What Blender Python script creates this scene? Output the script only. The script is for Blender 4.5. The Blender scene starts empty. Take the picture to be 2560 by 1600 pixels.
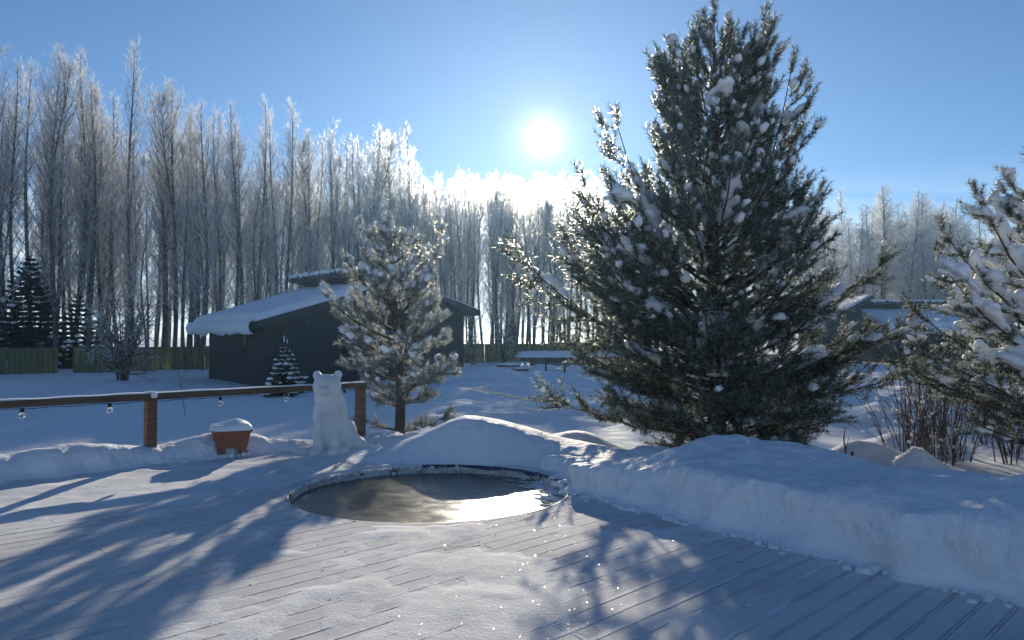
import bpy, math, random
import numpy as np
from mathutils import Vector, Matrix

R = math.radians
sc = bpy.context.scene
COL = sc.collection

# ------------------------------------------------------------------ camera
EYE = 1.75
cam = bpy.data.cameras.new('camera')
cam.sensor_width = 36.0
cam.lens = 36.0 * 770 / 1024
cam.clip_end = 3000
cam.clip_start = 0.05
co = bpy.data.objects.new('camera', cam)
co.location = (0, 0, EYE)
co.rotation_euler = (R(90 + 1.19), 0, 0)
COL.objects.link(co)
sc.camera = co

# ------------------------------------------------------------------ sky and sun
SUN_EL, SUN_AZ = 14.5, 2.3          # degrees; azimuth clockwise from +Y
SD = Vector((math.sin(R(SUN_AZ)) * math.cos(R(SUN_EL)), math.cos(R(SUN_AZ)) * math.cos(R(SUN_EL)), math.sin(R(SUN_EL))))
W = bpy.data.worlds.new('World')
sc.world = W
W.use_nodes = True
nt = W.node_tree
for n in list(nt.nodes):
    nt.nodes.remove(n)
def wn(t, **k):
    n = nt.nodes.new(t)
    for a, b in k.items():
        setattr(n, a, b)
    return n
def wmath(op, a, b=None, clamp=False):
    n = wn('ShaderNodeMath', operation=op, use_clamp=clamp)
    for i, x in enumerate((a, b)):
        if x is None:
            continue
        if hasattr(x, 'links'):
            nt.links.new(x, n.inputs[i])
        else:
            n.inputs[i].default_value = x
    return n.outputs[0]
wout = wn('ShaderNodeOutputWorld')
bg = wn('ShaderNodeBackground')
sky = wn('ShaderNodeTexSky', sky_type='NISHITA', sun_disc=False)
sky.sun_elevation = R(SUN_EL)
sky.sun_rotation = R(SUN_AZ)
sky.altitude = 150
sky.air_density = 0.85
sky.dust_density = 0.05
sky.ozone_density = 4.7
geo = wn('ShaderNodeTexCoord')
dirv = geo.outputs['Generated']
dot = wn('ShaderNodeVectorMath', operation='DOT_PRODUCT')
nt.links.new(dirv, dot.inputs[0])
dot.inputs[1].default_value = SD
ang = wmath('ARCCOSINE', wmath('MINIMUM', dot.outputs['Value'], 1.0))     # radians from the sun
# aureole: light scattered forward by ice crystals round the sun
g1 = wmath('MULTIPLY', wmath('EXPONENT', wmath('MULTIPLY', ang, -85.0)), 26.0)
g2 = wmath('MULTIPLY', wmath('EXPONENT', wmath('MULTIPLY', ang, -16.0)), 1.5)
disc = wmath('MULTIPLY', wmath('LESS_THAN', ang, 0.0065), 400.0)
g3 = wmath('MULTIPLY', wmath('EXPONENT', wmath('MULTIPLY', ang, -6.0)), 1.5)
aur = wmath('ADD', wmath('ADD', wmath('ADD', g1, g2), disc), g3)
aurc = wn('ShaderNodeVectorMath', operation='SCALE')
aurc.inputs[0].default_value = (0.92, 0.96, 1.0)
nt.links.new(aur, aurc.inputs['Scale'])
# thin cirrus low over the horizon
sep = wn('ShaderNodeSeparateXYZ')
nt.links.new(dirv, sep.inputs[0])
el = wmath('MAXIMUM', sep.outputs['Z'], 0.0)
den = wmath('ADD', el, 0.03)
cmb = wn('ShaderNodeCombineXYZ')
nt.links.new(wmath('MULTIPLY', wmath('DIVIDE', sep.outputs['X'], den), 0.35), cmb.inputs[0])
nt.links.new(wmath('MULTIPLY', wmath('DIVIDE', sep.outputs['Y'], den), 1.6), cmb.inputs[1])
cn = wn('ShaderNodeTexNoise')
cn.inputs['Scale'].default_value = 0.55
cn.inputs['Detail'].default_value = 6
cn.inputs['Distortion'].default_value = 0.6
nt.links.new(cmb.outputs[0], cn.inputs['Vector'])
mr = wn('ShaderNodeMapRange')
mr.inputs['From Min'].default_value = 0.38
mr.inputs['From Max'].default_value = 0.62
nt.links.new(cn.outputs['Fac'], mr.inputs['Value'])
mr2 = wn('ShaderNodeMapRange')
mr2.inputs['From Min'].default_value = 0.20
mr2.inputs['From Max'].default_value = 0.09
nt.links.new(el, mr2.inputs['Value'])
cf = wmath('MULTIPLY', wmath('MULTIPLY', mr.outputs[0], mr2.outputs[0]), 0.8)
mix = wn('ShaderNodeMix', data_type='RGBA')
nt.links.new(cf, mix.inputs['Factor'])
nt.links.new(sky.outputs[0], mix.inputs['A'])
mix.inputs['B'].default_value = (9.5, 10.0, 10.8, 1)
addn = wn('ShaderNodeVectorMath', operation='ADD')
nt.links.new(mix.outputs['Result'], addn.inputs[0])
nt.links.new(aurc.outputs[0], addn.inputs[1])
nt.links.new(addn.outputs[0], bg.inputs['Color'])
bg.inputs['Strength'].default_value = 0.079
nt.links.new(bg.outputs[0], wout.inputs['Surface'])

sl = bpy.data.lights.new('sun', 'SUN')
sl.energy = 5.0
sl.angle = R(0.53)
sl.color = (1.0, 0.88, 0.70)
so = bpy.data.objects.new('sun', sl)
so.rotation_euler = SD.to_track_quat('Z', 'Y').to_euler()
so.location = (0, 0, 60)
COL.objects.link(so)

sc.view_settings.view_transform = 'Standard'
sc.view_settings.look = 'None'
sc.view_settings.exposure = 0.50
sc.view_settings.gamma = 1.0
sc.view_settings.use_curve_mapping = False
sc.render.engine = 'CYCLES'
cy = sc.cycles
cy.use_denoising = True
cy.use_adaptive_sampling = True
cy.adaptive_threshold = 0.015
cy.max_bounces = 6
cy.diffuse_bounces = 3
cy.glossy_bounces = 3
cy.transmission_bounces = 4
cy.volume_bounces = 0
cy.transparent_max_bounces = 8
cy.caustics_reflective = False
cy.caustics_refractive = False
cy.sample_clamp_indirect = 4.0

# ------------------------------------------------------------------ helpers
RNG = np.random.default_rng(7)
random.seed(7)

def norm(v):
    v = np.asarray(v, float)
    return v / (np.linalg.norm(v, axis=-1, keepdims=True) + 1e-12)

def P(x, y, D):                      # a point seen at (x, y) of a 1024x640 frame, D metres ahead
    return np.array(((x - 512) / 770 * D, D, EYE + (336 - y) / 770 * D))

class MB:
    """collects vertices and faces, links them as one mesh object"""
    def __init__(s):
        s.V, s.Q, s.T, s.qm, s.tm, s.n = [], [], [], [], [], 0
        s.N = []
    def add(s, V, Q=None, T=None, m=0):
        V = np.asarray(V, float).reshape(-1, 3)
        if Q is not None and len(Q):
            q = np.asarray(Q, int).reshape(-1, 4) + s.n
            s.Q.append(q); s.qm.append(np.full(len(q), m))
        if T is not None and len(T):
            t = np.asarray(T, int).reshape(-1, 3) + s.n
            s.T.append(t); s.tm.append(np.full(len(t), m))
        s.V.append(V); s.n += len(V)
    def ngon(s, pts, m=0):
        s.N.append((list(range(s.n, s.n + len(pts))), m))
        s.V.append(np.asarray(pts, float)); s.n += len(pts)
    def box(s, lo, hi, m=0, M=None):
        x0, y0, z0 = lo; x1, y1, z1 = hi
        V = np.array([(x0,y0,z0),(x1,y0,z0),(x1,y1,z0),(x0,y1,z0),(x0,y0,z1),(x1,y0,z1),(x1,y1,z1),(x0,y1,z1)], float)
        if M is not None:
            V = M(V)
        s.add(V, Q=[(0,3,2,1),(4,5,6,7),(0,1,5,4),(1,2,6,5),(2,3,7,6),(3,0,4,7)], m=m)
    def tube(s, pts, rad, sides=6, m=0, cap=False):
        pts = np.asarray(pts, float)
        n = len(pts)
        rad = np.broadcast_to(np.asarray(rad, float), (n,))
        d = norm(pts[-1] - pts[0])
        a = np.cross(d, (0.31, 0.17, 0.93) if abs(d[2]) < 0.8 else (1.0, 0.1, 0.05))
        a = norm(a); b = np.cross(d, a)
        th = np.arange(sides) * 2 * math.pi / sides
        ring = np.cos(th)[:, None] * a + np.sin(th)[:, None] * b
        V = pts[:, None, :] + rad[:, None, None] * ring[None]
        i = np.arange(n - 1)[:, None] * sides
        j = np.arange(sides)[None]
        k = (j + 1) % sides
        Q = np.stack([i + j, i + k, i + k + sides, i + j + sides], -1).reshape(-1, 4)
        s.add(V.reshape(-1, 3), Q=Q, m=m)
        if cap:
            s.ngon(V[-1], m); s.ngon(V[0][::-1], m)
    def tris(s, A, B, C, m=0):
        n = len(A)
        if n == 0:
            return
        V = np.stack([A, B, C], 1).reshape(-1, 3)
        s.add(V, T=np.arange(n * 3).reshape(-1, 3), m=m)
    def mesh(s, name, mats, smooth=False):
        me = bpy.data.meshes.new(name)
        V = np.concatenate(s.V) if s.V else np.zeros((0, 3))
        Q = np.concatenate(s.Q) if s.Q else np.zeros((0, 4), int)
        T = np.concatenate(s.T) if s.T else np.zeros((0, 3), int)
        NL = [x for x, _ in s.N]
        me.vertices.add(len(V))
        me.vertices.foreach_set('co', V.astype(np.float32).ravel())
        loops = np.concatenate([Q.ravel(), T.ravel(), np.array([i for x in NL for i in x], int)])
        tot = np.concatenate([np.full(len(Q), 4), np.full(len(T), 3), np.array([len(x) for x in NL], int)]).astype(int)
        mi = np.concatenate((s.qm or [np.zeros(0)]) + (s.tm or [np.zeros(0)]) + [np.array([m for _, m in s.N])]).astype(np.int32)
        me.loops.add(len(loops))
        me.loops.foreach_set('vertex_index', loops.astype(np.int32))
        me.polygons.add(len(tot))
        st = np.concatenate([[0], np.cumsum(tot)[:-1]]) if len(tot) else np.zeros(0)
        me.polygons.foreach_set('loop_start', st.astype(np.int32))
        me.polygons.foreach_set('material_index', mi)
        me.polygons.foreach_set('use_smooth', np.full(len(tot), smooth))
        for m in (mats if isinstance(mats, (list, tuple)) else [mats]):
            me.materials.append(m)
        me.update(calc_edges=True)
        return me
    def build(s, name, mats, parent=None, smooth=False):
        return link(name, s.mesh(name, mats, smooth), parent)

def link(name, me, parent=None):
    o = bpy.data.objects.new(name, me)
    COL.objects.link(o)
    if parent is not None:
        o.parent = parent
    return o

def tag(o, label=None, cat=None, group=None, kind=None):
    if label: o['label'] = label
    if cat: o['category'] = cat
    if group: o['group'] = group
    if kind: o['kind'] = kind
    return o

def empty(name, loc=(0, 0, 0), rz=0.0):
    o = bpy.data.objects.new(name, None)
    o.location = Vector([float(a) for a in loc]); o.rotation_euler = (0, 0, rz)
    o.empty_display_size = 0.2
    COL.objects.link(o)
    return o

def _h(ix, iy, seed):
    h = (ix * 374761393 + iy * 668265263 + seed * 974634541) & 0xffffffff
    h = ((h ^ (h >> 13)) * 1274126177) & 0xffffffff
    h = h ^ (h >> 16)
    return (h & 0xffffff) / float(0xffffff)
def vnoise(x, y, seed=0):
    x = np.asarray(x, float); y = np.asarray(y, float)
    ix = np.floor(x).astype(np.int64); iy = np.floor(y).astype(np.int64)
    fx = x - ix; fy = y - iy
    fx = fx * fx * fx * (fx * (6 * fx - 15) + 10); fy = fy * fy * fy * (fy * (6 * fy - 15) + 10)
    a = _h(ix, iy, seed); b = _h(ix + 1, iy, seed); c = _h(ix, iy + 1, seed); d = _h(ix + 1, iy + 1, seed)
    return (a + (b - a) * fx) * (1 - fy) + (c + (d - c) * fx) * fy
def fbm(x, y, oct=4, seed=0, gain=0.5):
    s = 0; a = 1; t = 0
    for i in range(oct):
        s = s + a * (vnoise(np.asarray(x) * 2 ** i + 17.3 * i, np.asarray(y) * 2 ** i - 9.1 * i, seed + i) * 2 - 1)
        t += a; a *= gain
    return s / t
def sstep(a, b, x):
    t = np.clip((x - a) / (b - a), 0, 1)
    return t * t * (3 - 2 * t)

def ico(sub):
    import bmesh
    bm = bmesh.new()
    bmesh.ops.create_icosphere(bm, subdivisions=sub, radius=1)
    V = np.array([v.co[:] for v in bm.verts]); F = np.array([[v.index for v in f.verts] for f in bm.faces])
    bm.free()
    return V, F
ICO1, ICO2, ICO3 = ico(1), ico(2), ico(3)
def lump(base, rng, amt=0.22):
    V, F = base
    d = np.zeros(len(V))
    for k in range(5):
        f = rng.normal(0, 1.6 + 0.5 * k, 3)
        d += np.sin(V @ f + rng.uniform(0, 6.28)) / (1 + 0.5 * k)
    V = V * (1 + amt * d[:, None] / 2.2)
    return V, F

# ------------------------------------------------------------------ materials
def mat(name):
    m = bpy.data.materials.new(name)
    m.use_nodes = True
    t = m.node_tree
    b = t.nodes['Principled BSDF']
    return m, t, b
def N(t, ty, **k):
    n = t.nodes.new(ty)
    for a, v in k.items():
        if a.startswith('i_'):
            n.inputs[a[2:].replace('_', ' ')].default_value = v
        else:
            setattr(n, a, v)
    return n
def noise(t, scale, detail=4, vec=None, rough=0.55):
    n = N(t, 'ShaderNodeTexNoise')
    n.inputs['Scale'].default_value = scale
    n.inputs['Detail'].default_value = detail
    n.inputs['Roughness'].default_value = rough
    if vec is not None:
        t.links.new(vec, n.inputs['Vector'])
    return n.outputs['Fac']
def ramp(t, fac, stops):
    r = N(t, 'ShaderNodeValToRGB')
    e = r.color_ramp.elements
    while len(e) < len(stops):
        e.new(0.5)
    for k, (p, c) in enumerate(stops):
        e[k].position = p
        e[k].color = (*c, 1) if len(c) == 3 else c
    t.links.new(fac, r.inputs['Fac'])
    return r.outputs['Color']
def coord(t, kind='Object', scale=None):
    c = N(t, 'ShaderNodeTexCoord').outputs[kind]
    if scale is not None:
        mp = N(t, 'ShaderNodeMapping')
        mp.inputs['Scale'].default_value = scale
        t.links.new(c, mp.inputs['Vector'])
        c = mp.outputs[0]
    return c
def bump(t, b, hs, strength=0.5, dist=0.02):
    prev = None
    for h, s, d in hs:
        n = N(t, 'ShaderNodeBump')
        n.inputs['Strength'].default_value = s
        n.inputs['Distance'].default_value = d
        t.links.new(h, n.inputs['Height'])
        if prev is not None:
            t.links.new(prev, n.inputs['Normal'])
        prev = n.outputs[0]
    t.links.new(prev, b.inputs['Normal'])

def snow_mat(name, c0=(0.84, 0.87, 0.91), c1=(0.90, 0.92, 0.94), rough=0.65, sss=0.0, bumps=((9, 0.5, 0.03), (90, 0.35, 0.006)), spec=0.06):
    m, t, b = mat(name)
    c = coord(t)
    col = ramp(t, noise(t, 2.5, 5, c), [(0.35, c0), (0.65, c1)])
    t.links.new(col, b.inputs['Base Color'])
    b.inputs['Roughness'].default_value = rough
    b.inputs['Specular IOR Level'].default_value = spec
    if sss:
        b.inputs['Subsurface Weight'].default_value = sss
        b.inputs['Subsurface Radius'].default_value = (0.06, 0.07, 0.08)
        b.inputs['Subsurface Scale'].default_value = 1.0
    bump(t, b, [(noise(t, s, 4, c), k, d) for s, k, d in bumps])
    return m

M = {}
M['snow'] = snow_mat('fresh_snow', bumps=((2.2, 0.6, 0.10), (14, 0.4, 0.02), (110, 0.3, 0.004)))
M['bank'] = snow_mat('shovelled_snow', bumps=((6, 0.7, 0.06), (30, 0.7, 0.018), (140, 0.5, 0.004)))
M['tree_snow'] = snow_mat('branch_snow', sss=0.55, bumps=((30, 0.3, 0.01),), spec=0.2)
M['roof_snow'] = snow_mat('roof_snow', bumps=((1.5, 0.5, 0.1), (12, 0.3, 0.02)))
M['bear'] = snow_mat('packed_icy_snow', c0=(0.66, 0.66, 0.63), c1=(0.80, 0.81, 0.80), rough=0.42, sss=0.5,
                     bumps=((10, 0.5, 0.02), (45, 0.3, 0.006)), spec=0.4)

def foliage_mat(name, col, col2, trans=0.35, rough=0.6, forward=0.0):
    m, t, b = mat(name)
    c = coord(t)
    cc = ramp(t, noise(t, 3.0, 3, c), [(0.35, col), (0.65, col2)])
    t.links.new(cc, b.inputs['Base Color'])
    b.inputs['Roughness'].default_value = rough
    b.inputs['Specular IOR Level'].default_value = 0.25
    tr = N(t, 'ShaderNodeBsdfTranslucent')
    t.links.new(cc, tr.inputs['Color'])
    mx = N(t, 'ShaderNodeMixShader')
    mx.inputs[0].default_value = trans
    t.links.new(b.outputs[0], mx.inputs[1])
    t.links.new(tr.outputs[0], mx.inputs[2])
    if forward:            # ice crystals pass light on in nearly the direction it came
        rf = N(t, 'ShaderNodeBsdfRefraction')
        rf.inputs['Roughness'].default_value = 0.62
        rf.inputs['IOR'].default_value = 1.12
        t.links.new(cc, rf.inputs['Color'])
        m2 = N(t, 'ShaderNodeMixShader')
        m2.inputs[0].default_value = forward
        t.links.new(mx.outputs[0], m2.inputs[1]); t.links.new(rf.outputs[0], m2.inputs[2])
        mx = m2
    t.links.new(mx.outputs[0], t.nodes['Material Output'].inputs['Surface'])
    return m
M['needle'] = foliage_mat('pine_needles', (0.035, 0.055, 0.030), (0.06, 0.085, 0.045), 0.30)
M['needle_frost'] = foliage_mat('frosted_pine_needles', (0.36, 0.39, 0.36), (0.62, 0.65, 0.63), 0.45, forward=0.25)
M['spruce'] = foliage_mat('spruce_needles', (0.018, 0.032, 0.026), (0.035, 0.055, 0.045), 0.15)
M['frost'] = foliage_mat('hoar_frost_twigs', (0.74, 0.75, 0.77), (0.92, 0.93, 0.94), 0.52, forward=0.27)
def bark_mat(name, c0, c1, scale=(12, 12, 3), rough=0.9):
    m, t, b = mat(name)
    c = coord(t, 'Object', scale)
    f = noise(t, 1.0, 5, c)
    t.links.new(ramp(t, f, [(0.35, c0), (0.7, c1)]), b.inputs['Base Color'])
    b.inputs['Roughness'].default_value = rough
    b.inputs['Specular IOR Level'].default_value = 0.1
    bump(t, b, [(f, 0.6, 0.02)])
    return m
M['bark'] = bark_mat('grey_bark', (0.05, 0.05, 0.05), (0.20, 0.20, 0.20))
M['branch'] = bark_mat('grey_branches', (0.09, 0.09, 0.09), (0.34, 0.34, 0.345))
M['pine_bark'] = bark_mat('pine_bark', (0.05, 0.034, 0.024), (0.15, 0.095, 0.06))
M['stem'] = bark_mat('shrub_stems', (0.06, 0.045, 0.036), (0.20, 0.15, 0.115))

def wood_mat(name, c0, c1, scale, rough=0.7, extra=None):
    m, t, b = mat(name)
    c = coord(t, 'Object', scale)
    f = noise(t, 1.0, 6, c)
    t.links.new(ramp(t, f, [(0.3, c0), (0.7, c1)]), b.inputs['Base Color'])
    b.inputs['Roughness'].default_value = rough
    bump(t, b, [(f, 0.4, 0.004)])
    return m
M['rail_wood'] = wood_mat('stained_timber', (0.07, 0.036, 0.018), (0.25, 0.125, 0.055), (3, 3, 28))
M['rail_beam'] = wood_mat('stained_beam', (0.05, 0.030, 0.018), (0.13, 0.075, 0.04), (3, 30, 30))
M['under'] = wood_mat('dark_deck_underside', (0.012, 0.011, 0.010), (0.035, 0.032, 0.028), (2, 2, 2), 0.9)
M['rim_wood'] = wood_mat('wet_dark_rim_wood', (0.012, 0.010, 0.008), (0.05, 0.038, 0.026), (14, 14, 3), 0.5)
def rim_mat():
    m, t, b = mat('frosted_rim_wood')
    c = coord(t)
    f = noise(t, 7, 6, c, 0.7)
    t.links.new(ramp(t, f, [(0.36, (0.035, 0.028, 0.022)), (0.46, (0.55, 0.56, 0.57)), (0.7, (0.78, 0.79, 0.80))]), b.inputs['Base Color'])
    b.inputs['Roughness'].default_value = 0.6
    bump(t, b, [(f, 0.6, 0.01)])
    return m
M['rim_frost'] = rim_mat()
M['plank_wood'] = wood_mat('weathered_plank', (0.06, 0.045, 0.035), (0.16, 0.125, 0.10), (2, 30, 30), 0.8)

def board_mat():
    m, t, b = mat('frosted_deck_boards')
    c = coord(t)
    # grain runs along the boards: rotate 45 degrees, stretch
    mp = N(t, 'ShaderNodeMapping')
    mp.inputs['Rotation'].default_value = (0, 0, R(-45))
    t.links.new(c, mp.inputs['Vector'])
    mg = N(t, 'ShaderNodeMapping')
    mg.inputs['Scale'].default_value = (3.0, 60, 10)
    t.links.new(mp.outputs[0], mg.inputs['Vector'])
    grain = noise(t, 1.0, 5, mg.outputs[0])
    big = noise(t, 0.9, 6, c)
    fine = noise(t, 55, 5, c, 0.65)
    mixf = N(t, 'ShaderNodeMath', operation='MULTIPLY_ADD')
    t.links.new(grain, mixf.inputs[0]); mixf.inputs[1].default_value = 0.45
    t.links.new(big, mixf.inputs[2])
    col = ramp(t, mixf.outputs[0], [(0.42, (0.52, 0.51, 0.50)), (0.62, (0.70, 0.70, 0.70)), (0.85, (0.82, 0.83, 0.84))])
    sp = ramp(t, noise(t, 130, 3, c, 0.7), [(0.35, (0.78, 0.78, 0.78)), (0.6, (1, 1, 1))])
    mu = N(t, 'ShaderNodeMix', data_type='RGBA', blend_type='MULTIPLY')
    mu.inputs['Factor'].default_value = 1.0
    t.links.new(col, mu.inputs['A']); t.links.new(sp, mu.inputs['B'])
    t.links.new(mu.outputs['Result'], b.inputs['Base Color'])
    b.inputs['Roughness'].default_value = 0.8
    b.inputs['Specular IOR Level'].default_value = 0.02
    bump(t, b, [(grain, 0.25, 0.004), (noise(t, 6, 5, c), 0.35, 0.015), (fine, 0.7, 0.004), (noise(t, 150, 3, c), 0.8, 0.003), (noise(t, 300, 2, c), 0.7, 0.0016)])
    return m
M['board'] = board_mat()
M['deck_snow'] = snow_mat('thin_deck_snow', c0=(0.68, 0.69, 0.70), c1=(0.84, 0.85, 0.86), rough=0.75,
                          bumps=((5, 0.4, 0.02), (40, 0.6, 0.007), (150, 0.8, 0.003), (300, 0.7, 0.0016)), spec=0.02)

def ice_mat():
    m, t, b = mat('frosted_pool_ice')
    c = coord(t)
    f = noise(t, 2.2, 6, coord(t, 'Object', (1, 2.2, 1)))
    f2 = noise(t, 38, 5, c, 0.7)
    ad = N(t, 'ShaderNodeMath', operation='MULTIPLY_ADD')
    t.links.new(f2, ad.inputs[0]); ad.inputs[1].default_value = 0.35
    t.links.new(f, ad.inputs[2])
    t.links.new(ramp(t, ad.outputs[0], [(0.42, (0.012, 0.018, 0.018)), (0.75, (0.042, 0.050, 0.044)), (0.97, (0.12, 0.125, 0.115))]), b.inputs['Base Color'])
    rr = ramp(t, ad.outputs[0], [(0.45, (0.17,) * 3), (0.8, (0.27,) * 3)])
    t.links.new(rr, b.inputs['Roughness'])
    b.inputs['Specular IOR Level'].default_value = 0.28
    bump(t, b, [(noise(t, 5, 4, c), 0.3, 0.01), (noise(t, 60, 4, c, 0.7), 0.35, 0.003), (noise(t, 190, 3, c, 0.7), 0.45, 0.0018)])
    return m
M['ice'] = ice_mat()

def flat(name, col, rough=0.6, var=0.25, scale=6, spec=0.4, metallic=0.0):
    m, t, b = mat(name)
    c = coord(t)
    f = noise(t, scale, 5, c)
    c0 = tuple(x * (1 - var) for x in col); c1 = tuple(min(1, x * (1 + var)) for x in col)
    t.links.new(ramp(t, f, [(0.3, c0), (0.7, c1)]), b.inputs['Base Color'])
    b.inputs['Roughness'].default_value = rough
    b.inputs['Specular IOR Level'].default_value = spec
    b.inputs['Metallic'].default_value = metallic
    bump(t, b, [(noise(t, scale * 12, 3, c), 0.15, 0.003)])
    return m
M['terracotta'] = flat('terracotta_plastic', (0.28, 0.090, 0.052), 0.5, 0.15, 8)
M['tarp'] = flat('blue_tarp', (0.007, 0.018, 0.07), 0.45, 0.3, 10)
M['black'] = flat('black_plastic', (0.012, 0.012, 0.013), 0.45)
M['steel'] = flat('dark_steel', (0.035, 0.032, 0.03), 0.6, 0.4)
M['rope'] = flat('yellow_rope', (0.42, 0.36, 0.12), 0.7)
M['wire'] = flat('pale_wire', (0.55, 0.56, 0.56), 0.4)
M['rope_light'] = flat('clear_tiny_lamps', (0.7, 0.7, 0.68), 0.3)
M['filament'] = flat('filament', (0.5, 0.25, 0.12), 0.4)
M['galv'] = flat('weathered_panel_board', (0.17, 0.155, 0.135), 0.8)

def siding_mat():
    m, t, b = mat('charcoal_siding')
    c = coord(t)
    w = N(t, 'ShaderNodeTexWave', wave_type='BANDS', bands_direction='X')
    w.inputs['Scale'].default_value = 3.2
    w.inputs['Distortion'].default_value = 0
    mp = N(t, 'ShaderNodeMapping')
    t.links.new(c, mp.inputs['Vector'])
    ad = N(t, 'ShaderNodeVectorMath', operation='DOT_PRODUCT')
    t.links.new(c, ad.inputs[0]); ad.inputs[1].default_value = (1, 1, 0)
    cx = N(t, 'ShaderNodeCombineXYZ')
    t.links.new(ad.outputs['Value'], cx.inputs[0])
    t.links.new(cx.outputs[0], w.inputs['Vector'])
    t.links.new(ramp(t, noise(t, 2, 4, c), [(0.3, (0.014, 0.019, 0.025)), (0.7, (0.020, 0.026, 0.034))]), b.inputs['Base Color'])
    b.inputs['Roughness'].default_value = 0.76
    bump(t, b, [(w.outputs['Fac'], 0.25, 0.008)])
    return m
M['siding'] = siding_mat()
M['fascia'] = flat('charcoal_fascia', (0.022, 0.028, 0.036), 0.55, 0.15, 3)
M['frame_dark'] = flat('dark_window_frame', (0.018, 0.019, 0.02), 0.5)
def glass_dark():
    m, t, b = mat('window_pane')
    b.inputs['Base Color'].default_value = (0.02, 0.024, 0.028, 1)
    b.inputs['Roughness'].default_value = 0.12
    b.inputs['Specular IOR Level'].default_value = 0.08
    return m
M['pane'] = glass_dark()
def bulb_glass():
    m, t, b = mat('bulb_glass')
    b.inputs['Base Color'].default_value = (0.95, 0.95, 0.95, 1)
    b.inputs['Roughness'].default_value = 0.03
    b.inputs['Transmission Weight'].default_value = 1.0
    b.inputs['IOR'].default_value = 1.3
    return m
M['bulb'] = bulb_glass()
def fence_mat():
    m, t, b = mat('olive_sheet_fence')
    c = coord(t, 'Object', (1.2, 1.2, 0.25))
    f = noise(t, 2.2, 5, c)
    cc = ramp(t, f, [(0.3, (0.085, 0.095, 0.045)), (0.7, (0.17, 0.175, 0.085))])
    t.links.new(cc, b.inputs['Base Color'])
    b.inputs['Roughness'].default_value = 0.5
    tr = N(t, 'ShaderNodeBsdfTranslucent')
    tr.inputs['Color'].default_value = (0.22, 0.23, 0.09, 1)
    mx = N(t, 'ShaderNodeMixShader')
    mx.inputs[0].default_value = 0.35
    t.links.new(b.outputs[0], mx.inputs[1]); t.links.new(tr.outputs[0], mx.inputs[2])
    t.links.new(mx.outputs[0], t.nodes['Material Output'].inputs['Surface'])
    return m
M['fence'] = fence_mat()

# ------------------------------------------------------------------ the ground
# deck frame: u along the boards (north-east), v across them (south-east)
S2 = math.sqrt(0.5)
def uv2xy(u, v):
    return np.stack([(np.asarray(u) + v) * S2, (np.asarray(u) - v) * S2], -1)
POOL = np.array((-0.93, 8.80)); PR = 1.57
MOUNDS = [  # x, y, radius x, radius y, height
    (1.2, 33, 3.2, 2.4, 0.55), (-1.6, 36, 2.6, 2.0, 0.5), (3.0, 29, 2.6, 1.6, 0.38), (-0.6, 27, 3.2, 1.8, 0.32),
    (4.5, 36.5, 3.0, 2.0, 0.45), (-3.2, 40, 4.0, 2.2, 0.5), (1.5, 44, 6.0, 2.4, 0.4), (7.6, 14.6, 0.9, 0.7, 0.35),
    (5.9, 12.9, 0.8, 0.5, 0.40), (6.3, 12.0, 0.42, 0.34, 0.42), (9.5, 18, 2.4, 1.4, 0.5), (8.0, 22, 3.0, 1.6, 0.45), (13, 21, 3.6, 1.5, 0.45),
    (0.4, 12.8, 0.9, 0.8, 0.35), (1.3, 13.2, 0.8, 0.7, 0.45), (-19, 33, 5, 3, 0.25), (0.8, 22, 2.6, 1.2, 0.18), (-7.9, 26.7, 1.6, 1.3, 0.12)]
def ground_z(x, y):
    x = np.asarray(x, float); y = np.asarray(y, float)
    r = np.hypot(x, y)
    z = -0.42 + 0.10 * fbm(x * 0.09, y * 0.09, 3, 3) + 0.035 * fbm(x * 0.5, y * 0.5, 3, 11)
    right = sstep(-6, 0, x) * sstep(14, 20, y) * (1 - sstep(46, 60, y))
    z = z + right * (0.30 * np.abs(fbm(x * 0.5, y * 0.75, 4, 21)) + 0.05 * fbm(x * 2.0, y * 2.8, 4, 5))
    for mx, my, rx, ry, h in MOUNDS:
        q = ((x - mx) / rx) ** 2 + ((y - my) / ry) ** 2
        z = z + h * np.exp(-q * 1.3) * (1 + 0.25 * fbm(x * 1.3, y * 1.3, 3, 8))
    # a trodden path running across to the right of the small pine
    pth = np.abs(y - (19.5 + 0.12 * (x - 2) + 0.5 * np.sin(x * 0.6)))
    z = z - 0.16 * np.exp(-(pth / 0.8) ** 2) * sstep(-8, 0, x)
    z = z - 0.25 * (1 - sstep(0, 2.0, y - 9.5)) * (np.abs(x) < 12)
    # the land drops away slowly past the forest
    return z
def axis_pts(lo, hi, fine_lo, fine_hi, step, grow=1.12):
    a = list(np.arange(fine_lo, fine_hi + 1e-6, step))
    s = step
    while a[-1] < hi:
        s *= grow; a.append(a[-1] + s)
    s = step
    while a[0] > lo:
        s *= grow; a.insert(0, a[0] - s)
    return np.array(a)
gx = axis_pts(-700, 700, -16, 16, 0.16, 1.06)
gy = axis_pts(-200, 900, 9, 42, 0.16, 1.06)
def grid_faces(nx, ny):
    i = np.arange(nx - 1)[None, :]; j = np.arange(ny - 1)[:, None]
    a = j * nx + i
    return np.stack([a, a + 1, a + nx + 1, a + nx], -1).reshape(-1, 4)
X, Y = np.meshgrid(gx, gy)
mb = MB()
mb.add(np.stack([X, Y, ground_z(X, Y)], -1), Q=grid_faces(len(gx), len(gy)))
ground = mb.build('snow_ground', M['snow'], smooth=True)
tag(ground, 'deep blue-shadowed snow field stretching from the deck to the forest', kind='structure')

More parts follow.
